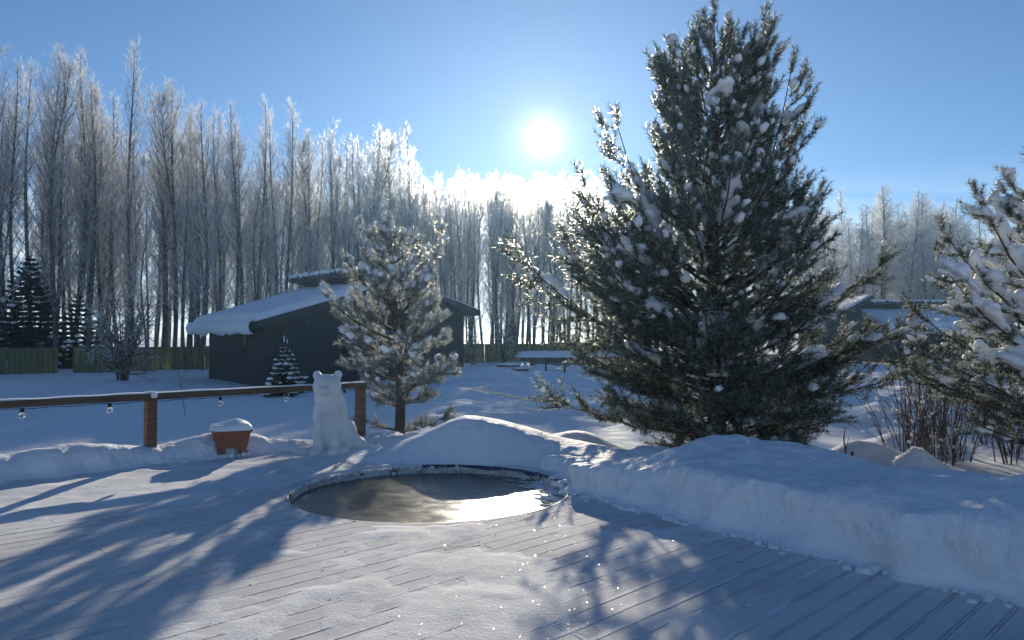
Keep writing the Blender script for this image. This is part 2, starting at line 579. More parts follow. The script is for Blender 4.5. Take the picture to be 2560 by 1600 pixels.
# ------------------------------------------------------------------ deck
PITCH = 0.1775
V0, V1 = -11.0, 2.2
U0, U1 = -2.5, 8.6
mb = MB()
pc = uv2xy(np.array([U0, U1, U1, U0]), np.array([V0, V0, V1, V1]))
seg = 48
th = np.arange(seg) * 2 * math.pi / seg
ring = np.stack([POOL[0] + (PR + 0.02) * np.cos(th), POOL[1] + (PR + 0.02) * np.sin(th)], -1)
# under-deck sheet with a round hole: fan between the hole and a larger ring clipped to the rectangle
def clip_ray(c, d):
    best = 99
    cu, cv = (c[0] + c[1]) * S2, (c[0] - c[1]) * S2
    du, dv = (d[0] + d[1]) * S2, (d[0] - d[1]) * S2
    for o, dd, lo, hi in ((cu, du, U0, U1), (cv, dv, V0, V1)):
        if dd > 1e-9: best = min(best, (hi - o) / dd)
        if dd < -1e-9: best = min(best, (lo - o) / dd)
    return best
ths = np.unique(np.concatenate([th, [math.atan2(p[1] - POOL[1], p[0] - POOL[0]) % (2 * math.pi) for p in pc]]))
inner = np.stack([POOL[0] + (PR + 0.02) * np.cos(ths), POOL[1] + (PR + 0.02) * np.sin(ths)], -1)
outer = np.array([POOL + np.array((math.cos(a), math.sin(a))) * clip_ray(POOL, (math.cos(a), math.sin(a))) for a in ths])
n = len(ths)
VV = np.concatenate([np.c_[inner, np.full(n, -0.030)], np.c_[outer, np.full(n, -0.030)], np.c_[outer, np.full(n, -0.35)]])
i = np.arange(n); k = (i + 1) % n
mb.add(VV, Q=np.concatenate([np.stack([i, n + i, n + k, k], -1), np.stack([n + i, 2 * n + i, 2 * n + k, n + k], -1)]))
deck = mb.build('deck', M['under'])
tag(deck, 'timber deck of frosted boards laid diagonally around the round pool', kind='structure')

rows = int((V1 - V0) / PITCH)
cu, cv = (POOL[0] + POOL[1]) * S2, (POOL[0] - POOL[1]) * S2
RC = PR + 0.012
def gap_w(v):
    return 0.010 + 0.027 * sstep(-4.9, -2.6, v)
rb = random.Random(3)
for r in range(rows):
    va = V0 + r * PITCH; vb = va + PITCH
    v0 = va + gap_w(va) / 2; v1 = vb - gap_w(vb) / 2
    off = (0.0, 1.9, 0.9, 2.7)[r % 4] if r % 7 else 1.2
    joints = [U0] + [j for j in (-0.6 + off, 3.2 + off, 7.0 + off) if U0 + .5 < j < U1 - .5] + [U1]
    for a, bnd in zip(joints[:-1], joints[1:]):
        a2, b2 = a + 0.003, bnd - 0.003
        vs = np.linspace(v0, v1, 6)
        hc = np.sqrt(np.maximum(0, RC ** 2 - (vs - cv) ** 2))
        pieces = []
        if hc.max() > 0 and a2 < cu + RC and b2 > cu - RC:
            L = np.minimum(b2, cu - hc)
            Rr = np.maximum(a2, cu + hc)
            if (L - a2).max() > 0.03: pieces.append((np.full(6, a2), np.maximum(L, a2)))
            if (b2 - Rr).max() > 0.03: pieces.append((np.minimum(Rr, b2), np.full(6, b2)))
        else:
            vs = np.array([v0, v1]); pieces.append((np.full(2, a2), np.full(2, b2)))
        for ul, ur in pieces:
            m = len(vs)
            zt = rb.uniform(-0.0015, 0.0015)
            mb = MB()
            A = uv2xy(ul, vs); B = uv2xy(ur, vs)
            top = np.concatenate([np.c_[A, np.full(m, zt)], np.c_[B, np.full(m, zt)]])
            bot = top.copy(); bot[:, 2] = -0.026
            Vv = np.concatenate([top, bot])
            q = []
            for x in range(m - 1):
                q.append((x, m + x, m + x + 1, x + 1))
                q.append((x, x + 1, 2 * m + x + 1, 2 * m + x))
                q.append((m + x, 3 * m + x, 3 * m + x + 1, m + x + 1))
            q.append((0, 2 * m, 3 * m, m)); q.append((m - 1, 2 * m - 1, 4 * m - 1, 3 * m - 1))
            mb.add(Vv, Q=q)
            mb.build('board', M['board'], deck)

# snow packed into the gaps, bridging some and leaving dark slits elsewhere
mb = MB()
step = 0.10
us = np.arange(U0 + .2, U1 - .2, step)
for r in range(1, rows):
    v = V0 + r * PITCH
    g = gap_w(v)
    xy = uv2xy(us + step / 2, np.full(len(us), v))
    centre = np.exp(-((xy[:, 0] + 0.3) / 1.3) ** 2) * sstep(3.0, 4.0, xy[:, 1])
    cov = vnoise(us * 1.1 + r * 7.7, np.full(len(us), r * 3.1), 40) * 0.65 + vnoise(us * 4.0, np.full(len(us), r * 5.3), 41) * 0.35
    thr_full = 0.36 + 0.34 * sstep(-4.5, -2, v) - 0.40 * centre
    ins = np.hypot(xy[:, 0] - POOL[0], xy[:, 1] - POOL[1]) < PR + 0.08
    for j in range(len(us)):
        if ins[j]:
            continue
        if cov[j] > thr_full[j]:
            w, z = g + 0.004, 0.0022
        elif cov[j] > 0.25:
            w, z = g * 0.36, -0.004
        else:
            continue
        dv0 = float(vnoise(us[j] * 9, r * 2.2, 5) - .5) * g * 0.25
        a, b_ = us[j], us[j] + step
        c4 = uv2xy(np.array([a, b_, b_, a]), v + dv0 + np.array([-w / 2, -w / 2, w / 2, w / 2]))
        mb.add(np.c_[c4, np.full(4, z)], Q=[(0, 3, 2, 1)][::-1] if False else [(0, 1, 2, 3)])
o = mb.build('gap_snow', M['deck_snow'], deck)
tag(o, kind='stuff')

# thin wind-packed snow lying over the boards, thicker towards the rail and the bear
gu = np.arange(U0 + .1, U1 - .1, 0.045); gv = np.arange(V0 + .05, V1 - .05, 0.045)
Ug, Vg = np.meshgrid(gu, gv)
xy = uv2xy(Ug, Vg)
dx, dy = xy[..., 0], xy[..., 1]
vv_ = (dx - dy) * S2
thick = -0.0045 - 0.006 * sstep(-3.7, -3.0, vv_) + 0.028 * sstep(8.3, 10.6, dy + 0.45 * np.maximum(0, -dx - 2.0) - 0.2 * np.maximum(dx, 0)) + 0.011 * fbm(dx * 0.9, dy * 0.9, 4, 51) + 0.004 * fbm(dx * 6, dy * 6, 3, 52)
thick += 0.012 * np.exp(-((dx + 0.2) / 0.9) ** 2) * sstep(3.5, 5, dy) * (0.5 + fbm(dx * 2, dy * 2, 3, 54))
pd = np.hypot(dx - POOL[0], dy - POOL[1])
thick = thick - 0.10 * (1 - sstep(PR + 0.02, PR + 0.12, pd)) + 0.012 * np.exp(-((pd - PR - 0.14) / 0.07) ** 2) * (0.4 + fbm(dx * 3, dy * 3, 3, 58))
thick += 0.012 * np.maximum(0, fbm(dx * 1.7 + 4, dy * 1.7, 3, 57) - 0.25) * 3
Q = grid_faces(len(gu), len(gv))
keep = (pd.ravel()[Q].min(1) > PR + 0.03) & (thick.ravel()[Q].max(1) > -0.016)
mb = MB(); mb.add(np.stack([dx, dy, thick], -1), Q=Q[keep])
o = mb.build('snow_cover', M['deck_snow'], deck, smooth=True)
tag(o, kind='stuff')

# scratch ridges and crumbs on the trodden middle of the deck
mb = MB()
rs = np.random.default_rng(12)
def ridge(p, q, w=0.014, h=0.003):
    k = 14
    t = np.linspace(0, 1, k)
    pts = np.array(p)[None] * (1 - t[:, None]) + np.array(q)[None] * t[:, None]
    d = norm(np.array(q) - np.array(p)); nn = np.array((-d[1], d[0]))
    pts = pts + nn * (rs.normal(0, 0.004, k))[:, None]
    ww = w * rs.uniform(0.3, 1.0, k) * np.sin(np.pi * np.clip(t, .03, .97)) ** 0.4
    L = np.c_[pts - nn * ww[:, None], np.full(k, -0.001)]; C = np.c_[pts, h * rs.uniform(0.4, 1.0, k)]; Rr = np.c_[pts + nn * ww[:, None], np.full(k, -0.001)]
    i = np.arange(k - 1)
    mb.add(np.concatenate([L, C, Rr]), Q=np.concatenate([np.stack([i, i + 1, k + i + 1, k + i], -1), np.stack([k + i, k + i + 1, 2 * k + i + 1, 2 * k + i], -1)]))
for p, q in [((-0.709, 6.74), (-0.11, 5.82)), ((-0.43, 5.62), (0.06, 5.14)), ((-0.13, 5.16), (0.47, 4.49)), ((-0.62, 7.06), (-0.36, 6.6)), ((0.2, 4.75), (0.62, 4.2)), ((-0.28, 6.6), (-0.22, 6.28))]:
    ridge(p, q)
for k in range(12):
    c = np.array((rs.normal(-0.5, 1.4), rs.uniform(4.0, 7.3)))
    if np.hypot(*(c - POOL)) < PR + .15: continue
    a = rs.normal(0.75, 0.35)
    d = np.array((math.cos(a), math.sin(a))) * rs.uniform(0.05, 0.28)
    ridge(c - d, c + d, 0.007, 0.003)
for k in range(130):
    c = np.array((rs.normal(-0.8, 2.2), rs.uniform(3.8, 10)))
    if np.hypot(*(c - POOL)) < PR + .05: continue
    V, F = lump(ICO1, rs, 0.3)
    s = rs.uniform(0.002, 0.006)
    mb.add(V * s * np.array((1.4, 1.4, 0.8)) + np.array((c[0], c[1], 0.003)), T=F)
o = mb.build('snow_crumbs', M['deck_snow'], deck)
tag(o, kind='stuff')

# loose frost crystals lying nearly flat on the boards: they flash in the low sun
mc, tc, bc = mat('frost_crystals')
bc.inputs['Base Color'].default_value = (0.85, 0.87, 0.9, 1)
bc.inputs['Roughness'].default_value = 0.16
bc.inputs['Specular IOR Level'].default_value = 0.6
rs = np.random.default_rng(77)
n = 11000
cx = rs.normal(-0.7, 1.9, n); cyy = 3.4 + 6.5 * rs.uniform(0, 1, n) ** 1.5
ok = (np.hypot(cx - POOL[0], cyy - POOL[1]) > PR + .1) & (np.hypot(cx, cyy) > 3)
cx, cyy = cx[ok], cyy[ok]; n = len(cx)
nr = norm(np.stack([rs.normal(0, .13, n), rs.normal(0, .13, n), np.ones(n)], -1))
ta = norm(np.cross(nr, rs.normal(0, 1, (n, 3)))); tb = np.cross(nr, ta)
sz = rs.gamma(2.0, 0.0007, n)[:, None] + 0.0010
cc_ = np.stack([cx, cyy, np.full(n, 0.012)], -1)
mb = MB(); mb.tris(cc_ + ta * sz, cc_ - ta * sz * .5 + tb * sz * .87, cc_ - ta * sz * .5 - tb * sz * .87)
o = mb.build('frost_crystals', mc, deck); tag(o, kind='stuff')

# ------------------------------------------------------------------ plunge pool let into the deck
pool = empty('plunge_pool', (POOL[0], POOL[1], -0.09))
tag(pool, 'round plunge pool let into the deck, frozen over with dark glistening ice', 'pool')
seg = 96
th = np.arange(seg) * 2 * math.pi / seg
mb = MB()
rr = np.linspace(0.02, PR - 0.03, 40)
Vp = np.stack([rr[:, None] * np.cos(th), rr[:, None] * np.sin(th), np.zeros((40, seg))], -1).reshape(-1, 3)
Vp[:, 2] = 0.012 + 0.006 * fbm(Vp[:, 0] * 3, Vp[:, 1] * 3, 3, 9)
i = np.arange(39)[:, None] * seg; j = np.arange(seg)[None]; k = (j + 1) % seg
mb.add(Vp, Q=np.stack([i + j, i + seg + j, i + seg + k, i + k], -1).reshape(-1, 4))
mb.ngon(Vp[:seg])
mb.build('ice', M['ice'], pool, smooth=True)
mb = MB()
prof = [(PR - 0.030, -0.25), (PR - 0.016, 0.086), (PR - 0.012, 0.0905), (PR + 0.004, 0.0905), (PR + 0.004, -0.25)]
for (r0, z0), (r1, z1) in zip(prof[:-1], prof[1:]):
    A = np.stack([r0 * np.cos(th), r0 * np.sin(th), np.full(seg, z0)], -1); B = np.stack([r1 * np.cos(th), r1 * np.sin(th), np.full(seg, z1)], -1)
    i = np.arange(seg); k = (i + 1) % seg
    mb.add(np.concatenate([A, B]), Q=np.stack([i, k, seg + k, seg + i], -1))
mb.build('rim', M['rim_frost'], pool)
# rime clinging to the inside of the rim
mb = MB()
rs = np.random.default_rng(5)
for k in range(1800):
    a = rs.uniform(0, 2 * math.pi)
    w = 0.25 + 0.75 * (math.cos(a - 2.7) > 0.2)
    if rs.uniform() > w or math.sin(a) < -0.15: continue
    V, F = lump(ICO1, rs, 0.35)
    s = rs.gamma(2, 0.0035) + 0.003
    rad = PR - 0.04 + rs.normal(0, 0.006)
    z = rs.choice([rs.uniform(0.01, 0.085), 0.012, 0.09], p=[.45, .3, .25])
    mb.add(V * s * np.array((1, 1, 1.3)) + np.array((rad * math.cos(a), rad * math.sin(a), z)), T=F)
o = mb.build('rime', M['deck_snow'], pool, smooth=True); tag(o, kind='stuff')
# broken ice slush at the right edge
mb = MB()
for k in range(150):
    a = rs.normal(0.15, 0.30); rad = PR - abs(rs.normal(0.02, 0.16))
    c = np.array((rad * math.cos(a), rad * math.sin(a), 0.016 + rs.uniform(0, 0.008)))
    L, wd, h = rs.uniform(0.03, 0.13), rs.uniform(0.012, 0.04), rs.uniform(0.003, 0.009)
    V, F = lump(ICO1, rs, 0.4)
    ro = a + rs.normal(2.6, 0.5)
    Mz = np.array([[math.cos(ro), math.sin(ro), 0], [-math.sin(ro), math.cos(ro), 0], [0, 0, 1]])
    mb.add((V * np.array((L, wd, h))) @ Mz + c, T=F)
o = mb.build('ice_slush', M['deck_snow'], pool, smooth=False); tag(o, kind='stuff')
mb = MB()
aa = np.linspace(R(8), R(100), 40)
r0 = PR + 0.03 + 0.012 * np.sin(aa * 31); r1 = PR - 0.045 + 0.006 * np.sin(aa * 23 + 1)
A = np.stack([r0 * np.cos(aa), r0 * np.sin(aa), np.full(40, 0.112)], -1)
B = np.stack([r1 * np.cos(aa), r1 * np.sin(aa), 0.106 + 0.004 * np.sin(aa * 17)], -1)
C = np.stack([(r1 - 0.004) * np.cos(aa), (r1 - 0.004) * np.sin(aa), 0.082 + 0.012 * np.sin(aa * 13 + 2)], -1)
i = np.arange(39)
mb.add(np.concatenate([A, B, C]), Q=np.concatenate([np.stack([i, i + 1, 40 + i + 1, 40 + i], -1), np.stack([40 + i, 41 + i, 81 + i, 80 + i], -1)]))
mb.build('tarp_edge', M['tarp'], pool, smooth=True)

# ------------------------------------------------------------------ snow banks
def resample(p, n):
    p = np.asarray(p, float)
    # Catmull-Rom through the points, then even spacing
    q = np.concatenate([[2 * p[0] - p[1]], p, [2 * p[-1] - p[-2]]])
    out = []
    for i in range(1, len(q) - 2):
        t = np.linspace(0, 1, 24, endpoint=False)[:, None]
        a, b, c, d = q[i - 1], q[i], q[i + 1], q[i + 2]
        out.append(0.5 * ((2 * b) + (-a + c) * t + (2 * a - 5 * b + 4 * c - d) * t ** 2 + (-a + 3 * b - 3 * c + d) * t ** 3))
    out.append(q[-2][None])
    c = np.concatenate(out)
    s = np.concatenate([[0], np.cumsum(np.linalg.norm(np.diff(c[:, :2], axis=0), axis=1))])
    t = np.linspace(0, s[-1], n)
    return np.stack([np.interp(t, s, c[:, k]) for k in range(c.shape[1])], -1), t

def bank(name, spine, side, n, m, prof, seed, rough=0.05, gouge=0.06, label=None, step_noise=0.06):
    """spine rows: x, y, face height, crest height; prof(hf, hc) -> (offset, z) section from the foot to the back"""
    c, s = resample(spine, n)
    d = np.gradient(c[:, :2], axis=0); d = norm(d)
    nn = np.stack([-d[:, 1], d[:, 0]], -1) * side
    # smooth the normals so the back edge does not fold
    for _ in range(30):
        nn[1:-1] = norm(nn[:-2] + nn[1:-1] * 2 + nn[2:])
    foot = step_noise * (fbm(s * 2.1, s * 0 + seed, 4, seed) + 0.9 * (np.abs(fbm(s * 1.7 + 3, s * 0 + seed, 3, seed + 20)) * 2 - 0.4) * -1.0)
    V = np.zeros((n, m, 3))
    tq = np.linspace(0, 1, m)
    for a in range(n):
        ctl = np.array(prof(c[a, 2], c[a, 3]))
        sec, _ = resample(ctl, m)
        V[a, :, :2] = c[a, :2] + nn[a] * (sec[:, :1] + foot[a] * (1 - tq[:, None]))
        V[a, :, 2] = sec[:, 1]
    zz = V[..., 2]; ss = np.repeat(s[:, None], m, 1)
    face = sstep(0.02, 0.10, tq) * (1 - sstep(0.42, 0.60, tq))
    gg = (gouge * fbm(ss * 2.6, zz * 0.7 + seed, 5, seed + 7, 0.55) + gouge * 0.35 * np.abs(fbm(ss * 7, zz * 5 + seed, 4, seed + 9)) + 0.020 * fbm(ss * 20, zz * 17, 4, seed + 11)) * face[None]
    V[..., :2] += nn[:, None, :] * gg[..., None]
    dz = rough * fbm(V[..., 0] * 1.6, V[..., 1] * 1.6, 4, seed + 3) + 0.16 * rough * fbm(V[..., 0] * 7, V[..., 1] * 7 + zz * 6, 4, seed + 4)
    V[..., 2] += dz * sstep(0.0, 0.12, tq)[None]
    mb = MB()
    q = grid_faces(m, n)
    mb.add(V.reshape(-1, 3), Q=q[:, ::-1] if side > 0 else q)
    o = mb.build(name, M['bank'], smooth=True)
    tag(o, label, kind='structure')
    return c, nn

# right: tall bank shovelled off the deck, steep cut face, crest well behind it
def prof_right(hf, hc):
    return [(-0.10, -0.03), (0.0, 0.015), (0.06, 0.12 * hf), (0.085, 0.48 * hf), (0.12, 0.86 * hf), (0.24, 1.01 * hf), (0.75, hf + 0.45 * (hc - hf)), (1.35, hc), (1.8, hc - 0.05), (2.4, hc * 0.45), (3.2, -0.25), (3.8, -0.75)]
right_spine = [(0.42, 10.1, .20, .24), (0.62, 9.3, .24, .30), (0.80, 8.55, .30, .40), (1.10, 8.0, .40, .56), (1.62, 7.32, .46, .58), (2.34, 6.30, .50, .52), (2.85, 5.60, .53, .58), (3.36, 5.02, .56, .70), (4.1, 4.25, .58, .76), (5.0, 3.2, .6, .78), (5.9, 2.0, .6, .78)]
rc, rn = bank('snow_bank', right_spine, 1, 420, 110, prof_right, 31, 0.08, 0.26, 'long shovelled snow bank along the right edge of the deck', 0.11)
# behind the pool: rounded heap
def prof_heap(hf, hc):
    return [(-0.12, -0.03), (0.0, 0.015), (0.12, 0.22 * hc), (0.32, 0.62 * hc), (0.55, 0.90 * hc), (0.80, hc), (1.0, 0.93 * hc), (1.4, 0.45 * hc), (2.1, -0.30), (2.6, -0.7)]
heap_spine = [(-2.30, 10.460, 0, .02), (-1.95, 10.490, 0, .10), (-1.55, 10.470, 0, .26), (-1.1, 10.430, 0, .46), (-0.72, 10.410, 0, .58), (-0.35, 10.370, 0, .54), (0.0, 10.290, 0, .42), (0.34, 10.110, 0, .30), (0.64, 9.810, 0, .24), (0.95, 9.410, 0, .26)]
bank('snow_heap', heap_spine, 1, 200, 60, prof_heap, 77, 0.035, 0.05, 'rounded snow heap behind the far rim of the pool', 0.05)
# left: low bank under the railing
def prof_left(hf, hc):
    return [(-0.14, -0.03), (0.0, 0.008), (0.10, 0.30 * hc), (0.18, 0.72 * hc), (0.34, hc), (0.55, 0.96 * hc), (0.9, 0.2 * hc), (1.4, -0.25), (2.0, -0.65)]
ls = [(uv, h) for uv, h in ((-1.0, .26), (0.5, .26), (1.6, .28), (2.2, .30), (2.8, .33), (3.4, .31), (3.9, .25), (4.4, .26), (4.9, .33), (5.4, .26), (5.9, .12), (6.6, .07), (7.4, .06), (8.2, .06))]
left_spine = [(*uv2xy(u, -10.62), 0, h) for u, h in ls]
lc, ln = bank('snow_bank', left_spine, 1, 320, 48, prof_left, 55, 0.05, 0.06, 'low crusted snow bank under the railing on the left', 0.06)
# far corner of the deck behind the bear: soft rise joining deck and field
corner = [(-3.05, 13.15, 0, .07), (-2.4, 12.6, 0, .08), (-1.9, 12.0, 0, .10), (-1.6, 11.5, 0, .10), (-1.3, 11.2, 0, .12)]
bank('snow_drift', corner, 1, 120, 40, prof_left, 91, 0.03, 0.03, 'low snow drift at the far corner of the deck behind the bear', 0.04)

# broken lumps of snow at the feet of the banks
mb = MB()
rs = np.random.default_rng(19)
for cc, nrm, cnt, big in ((rc, rn, 260, 0.016), (lc, ln, 90, 0.016)):
    for k in range(cnt):
        i = rs.integers(20, len(cc) - 20)
        p = cc[i, :2] - nrm[i] * abs(rs.normal(0.03, 0.06))
        s = min(.06, rs.gamma(1.6, big / 1.6) + 0.005)
        V, F = lump(ICO1 if s < 0.02 else ICO2, rs, 0.45)
        mb.add(V * s * np.array((1.2, 1.1, 0.8)) + np.array((p[0], p[1], s * 0.1)), T=F)
o = mb.build('snow_chunks', M['bank'], smooth=True)
tag(o, 'small broken snow lumps scattered along the feet of the banks', kind='stuff')

# ------------------------------------------------------------------ railing
RV = -11.05
rail = empty('railing', (*uv2xy(4.0, RV), 0), R(45))
tag(rail, 'brown timber deck railing with snow on its top beam', 'railing')
def post(x):
    mb = MB()
    h = 0.87
    mb.box((x - 0.066, -0.066, -0.3), (x + 0.066, 0.066, h))
    o = mb.build('post', M['rail_wood'], rail)
    return o
for x in (-3.35, 0.0, 3.42):
    post(x)
for a, b_ in ((-3.35, -0.004), (0.004, 3.50)):
    mb = MB(); mb.box((a, -0.075, 0.872), (b_, 0.075, 0.958)); mb.build('beam', M['rail_beam'], rail)
# snow on the beam
mb = MB()
xs = np.linspace(-3.35, 3.48, 260)
ys = np.linspace(-0.074, 0.074, 9)
XX, YY = np.meshgrid(xs, ys)
hh = (0.012 + 0.016 * vnoise(XX * 3, YY * 4, 3) + 0.02 * np.exp(-((XX) / 0.06) ** 2)) * (1 - (np.abs(YY) / 0.078) ** 4)
mb.add(np.stack([XX, YY, 0.958 + hh], -1), Q=grid_faces(len(xs), len(ys)))
mb.build('rail_snow', M['tree_snow'], rail, smooth=True)
mb = MB()
V, F = lump(ICO2, np.random.default_rng(2), 0.12)
V = np.sign(V) * np.abs(V) ** 0.6
mb.add(V * np.array((0.045, 0.04, 0.042)) + np.array((0.02, -0.06, 0.938)), T=F)
mb.build('snow_plug', M['tree_snow'], rail, smooth=True)
# snow drifted against the post foot
for x in (0.0,):
    mb = MB()
    V, F = lump(ICO3, np.random.default_rng(4), 0.25)
    mb.add(V * np.array((0.26, 0.20, 0.26)) + np.array((x - 0.02, -0.14, -0.03)), T=F)
    mb.build('foot_snow', M['bank'], rail, smooth=True)

# garland of clear bulbs hanging under the beam
gar = empty('light_garland', (*uv2xy(4.0, RV), 0.87), R(45))
tag(gar, 'string of clear round bulbs in black sockets under the rail', 'string lights')
bx = [-2.35, -1.55, -0.55, 0.95, 2.0, 3.05]
# bulbs placed by the spacing seen along the beam
cable = [(x, -0.085, -0.008 - 0.012 * math.sin((x + 3.3) * 6) ** 2) for x in np.linspace(-3.3, 3.45, 90)]
mb = MB(); mb.tube(cable, 0.005, 5); mb.build('cable', M['black'], gar, smooth=True)
def garland_bulb(x):
    mb = MB(); mb.tube([(x, -0.085, -0.005), (x, -0.085, -0.02), (x, -0.085, -0.06)], [0.016, 0.026, 0.024], 10, cap=True)
    s = mb.build('socket', M['black'], gar, smooth=False)
    mb = MB()
    V, F = ICO2
    V = V.copy()
    V = V * 0.040 * np.array((1, 1, 1.1)) + np.array((x, -0.085, -0.100))
    mb.add(V, T=F)
    b = mb.build('bulb', M['bulb'], s, smooth=True)
    mb = MB(); mb.tube([(x - 0.008, -0.085, -0.065), (x - 0.006, -0.085, -0.1), (x + 0.006, -0.085, -0.1), (x + 0.008, -0.085, -0.065)], 0.0022, 4)
    mb.build('filament', M['filament'], s)
for x in bx:
    garland_bulb(x)

# ------------------------------------------------------------------ planter
pl = empty('planter', (-4.04, 11.1, 0.095), R(27))
pl.scale = (1.0, 1.0, 1.08)
tag(pl, 'terracotta plastic planter heaped with snow beside the railing', 'planter')
def taper(w0, d0, z0, w1, d1, z1, mb, m=0, cap_top=False, cap_bot=False):
    V = [(-w0, -d0, z0), (w0, -d0, z0), (w0, d0, z0), (-w0, d0, z0), (-w1, -d1, z1), (w1, -d1, z1), (w1, d1, z1), (-w1, d1, z1)]
    q = [(0, 1, 5, 4), (1, 2, 6, 5), (2, 3, 7, 6), (3, 0, 4, 7)]
    if cap_top: q.append((4, 5, 6, 7))
    if cap_bot: q.append((3, 2, 1, 0))
    mb.add(V, Q=q, m=m)
mb = MB(); taper(0.205, 0.135, 0.06, 0.255, 0.172, 0.285, mb, cap_bot=True, cap_top=True)
mb.build('tub', M['terracotta'], pl)
mb = MB(); taper(0.268, 0.185, 0.262, 0.274, 0.191, 0.300, mb, cap_top=True, cap_bot=True)
mb.build('rim', M['terracotta'], pl)
for sx in (-1, 1):
    for sy in (-1, 1):
        mb = MB()
        x0, x1 = sorted((sx * 0.19, sx * 0.085)); y0, y1 = sorted((sy * 0.122, sy * 0.06))
        V = np.array([(x0, y0, -0.02), (x1, y0, -0.02), (x1, y1, -0.02), (x0, y1, -0.02), (x0 * 1.06, y0 * 1.08, 0.061), (x1 * 1.06, y0 * 1.08, 0.061), (x1 * 1.06, y1 * 1.08, 0.061), (x0 * 1.06, y1 * 1.08, 0.061)])
        mb.add(V, Q=[(0, 1, 5, 4), (1, 2, 6, 5), (2, 3, 7, 6), (3, 0, 4, 7), (3, 2, 1, 0)])
        mb.build('foot', M['terracotta'], pl)
mb = MB()
a = np.linspace(-1, 1, 40)
AX, AY = np.meshgrid(a, a)
edge = np.maximum(np.abs(AX), np.abs(AY))
hz = 0.075 * (1 - edge ** 5) ** 0.5 + 0.05 * np.exp(-((AX - 0.25) / 0.5) ** 2 - ((AY - 0.2) / 0.5) ** 2) + 0.012 * fbm(AX * 2, AY * 2, 3, 4)
ed = (edge > 0.985)
hz = np.where(ed, -0.012, hz)
mb.add(np.stack([AX * 0.282 * (1 - 0.05 * np.abs(AY) ** 6), AY * 0.198 * (1 - 0.05 * np.abs(AX) ** 6), 0.298 + hz], -1), Q=grid_faces(40, 40))
mb.build('snow_cap', M['tree_snow'], pl, smooth=True)
mb = MB()
rs = np.random.default_rng(8)
for k in range(46):
    V, F = lump(ICO1, rs, 0.3); s = rs.uniform(0.015, 0.045)
    a_ = rs.uniform(0, 6.28)
    mb.add(V * s + np.array((0.25 * math.cos(a_), 0.19 * math.sin(a_), s * 0.2 - 0.045)), T=F)
o = mb.build('foot_snow', M['bank'], pl, smooth=True); tag(o, kind='stuff')

# ------------------------------------------------------------------ snow bear (one continuous carved figure)
def remeshed(name, blobs, voxel, smooth_it, material, parent=None):
    mb = MB()
    for b in blobs:
        if b[0] == 'e':
            _, c, r = b[:3]
            V, F = ICO3
            V = V * np.array(r)
            if len(b) > 3:
                rx, rz = b[3]
                Mx = np.array(Matrix.Rotation(rx, 3, 'X') @ Matrix.Identity(3)); Mz = np.array(Matrix.Rotation(rz, 3, 'Y'))
                V = V @ Mx.T @ Mz.T
            mb.add(V + np.array(c), T=F)
        else:
            _, p, q, r0, r1 = b
            p, q = np.array(p, float), np.array(q, float)
            for t in np.linspace(0, 1, 7):
                V, F = ICO2
                mb.add(V * (r0 + (r1 - r0) * t) + p + (q - p) * t, T=F)
    me = mb.mesh(name + '_raw', material)
    ob = bpy.data.objects.new(name + '_raw', me)
    COL.objects.link(ob)
    md = ob.modifiers.new('r', 'REMESH'); md.mode = 'VOXEL'; md.voxel_size = voxel; md.use_smooth_shade = True
    ms = ob.modifiers.new('s', 'SMOOTH'); ms.iterations = smooth_it; ms.factor = 0.5
    dg = bpy.context.evaluated_depsgraph_get()
    dg.update()
    m2 = bpy.data.meshes.new_from_object(ob.evaluated_get(dg))
    m2.name = name
    bpy.data.objects.remove(ob); bpy.data.meshes.remove(me)
    m2.materials.clear(); m2.materials.append(material)
    m2.polygons.foreach_set('use_smooth', np.full(len(m2.polygons), True))
    return link(name, m2, parent)
B = []
E = lambda c, r, *k: B.append(('e', c, r, *k))
K = lambda p, q, a, b: B.append(('k', p, q, a, b))
# x across (camera right), y away from the camera, z up, metres; paws towards the camera
E((0.02, 0.10, 0.40), (0.27, 0.24, 0.42)); E((0.04, 0.18, 0.28), (0.30, 0.27, 0.34))
E((-0.01, 0.06, 0.72), (0.215, 0.19, 0.32)); E((0.02, 0.10, 0.62), (0.25, 0.20, 0.34))
E((-0.035, 0.00, 1.00), (0.225, 0.19, 0.18)); E((-0.035, -0.04, 1.05), (0.205, 0.165, 0.14)); E((-0.02, 0.03, 0.84), (0.225, 0.19, 0.18))   # head
E((-0.035, 0.0, 1.10), (0.195, 0.13, 0.085))
E((-0.06, -0.165, 0.955), (0.100, 0.10, 0.080)); E((-0.065, -0.225, 0.965), (0.06, 0.05, 0.05))
E((-0.03, -0.02, 0.92), (0.195, 0.17, 0.10))
E((-0.200, 0.03, 1.170), (0.066, 0.045, 0.070)); E((0.130, 0.03, 1.172), (0.068, 0.045, 0.072))  # ears
E((-0.165, 0.02, 1.12), (0.075, 0.06, 0.08)); E((0.095, 0.02, 1.12), (0.08, 0.06, 0.08))
K((-0.145, -0.02, 0.66), (-0.150, -0.12, 0.06), 0.112, 0.095); K((0.10, -0.02, 0.62), (0.105, -0.11, 0.06), 0.105, 0.085)
E((-0.185, -0.19, 0.055), (0.105, 0.14, 0.08)); E((0.10, -0.18, 0.055), (0.11, 0.14, 0.08))
E((0.24, -0.06, 0.06), (0.10, 0.17, 0.085)); E((0.25, 0.16, 0.26), (0.17, 0.22, 0.26))
E((-0.17, 0.14, 0.20), (0.10, 0.2, 0.22))
K((0.36, 0.22, 0.16), (0.66, 0.24, 0.0), 0.13, 0.05)
E((0.05, 0.10, 0.0), (0.48, 0.36, 0.09)); E((-0.36, 0.02, -0.01), (0.24, 0.22, 0.13))
bear = remeshed('snow_bear', B, 0.014, 6, M['bear'])
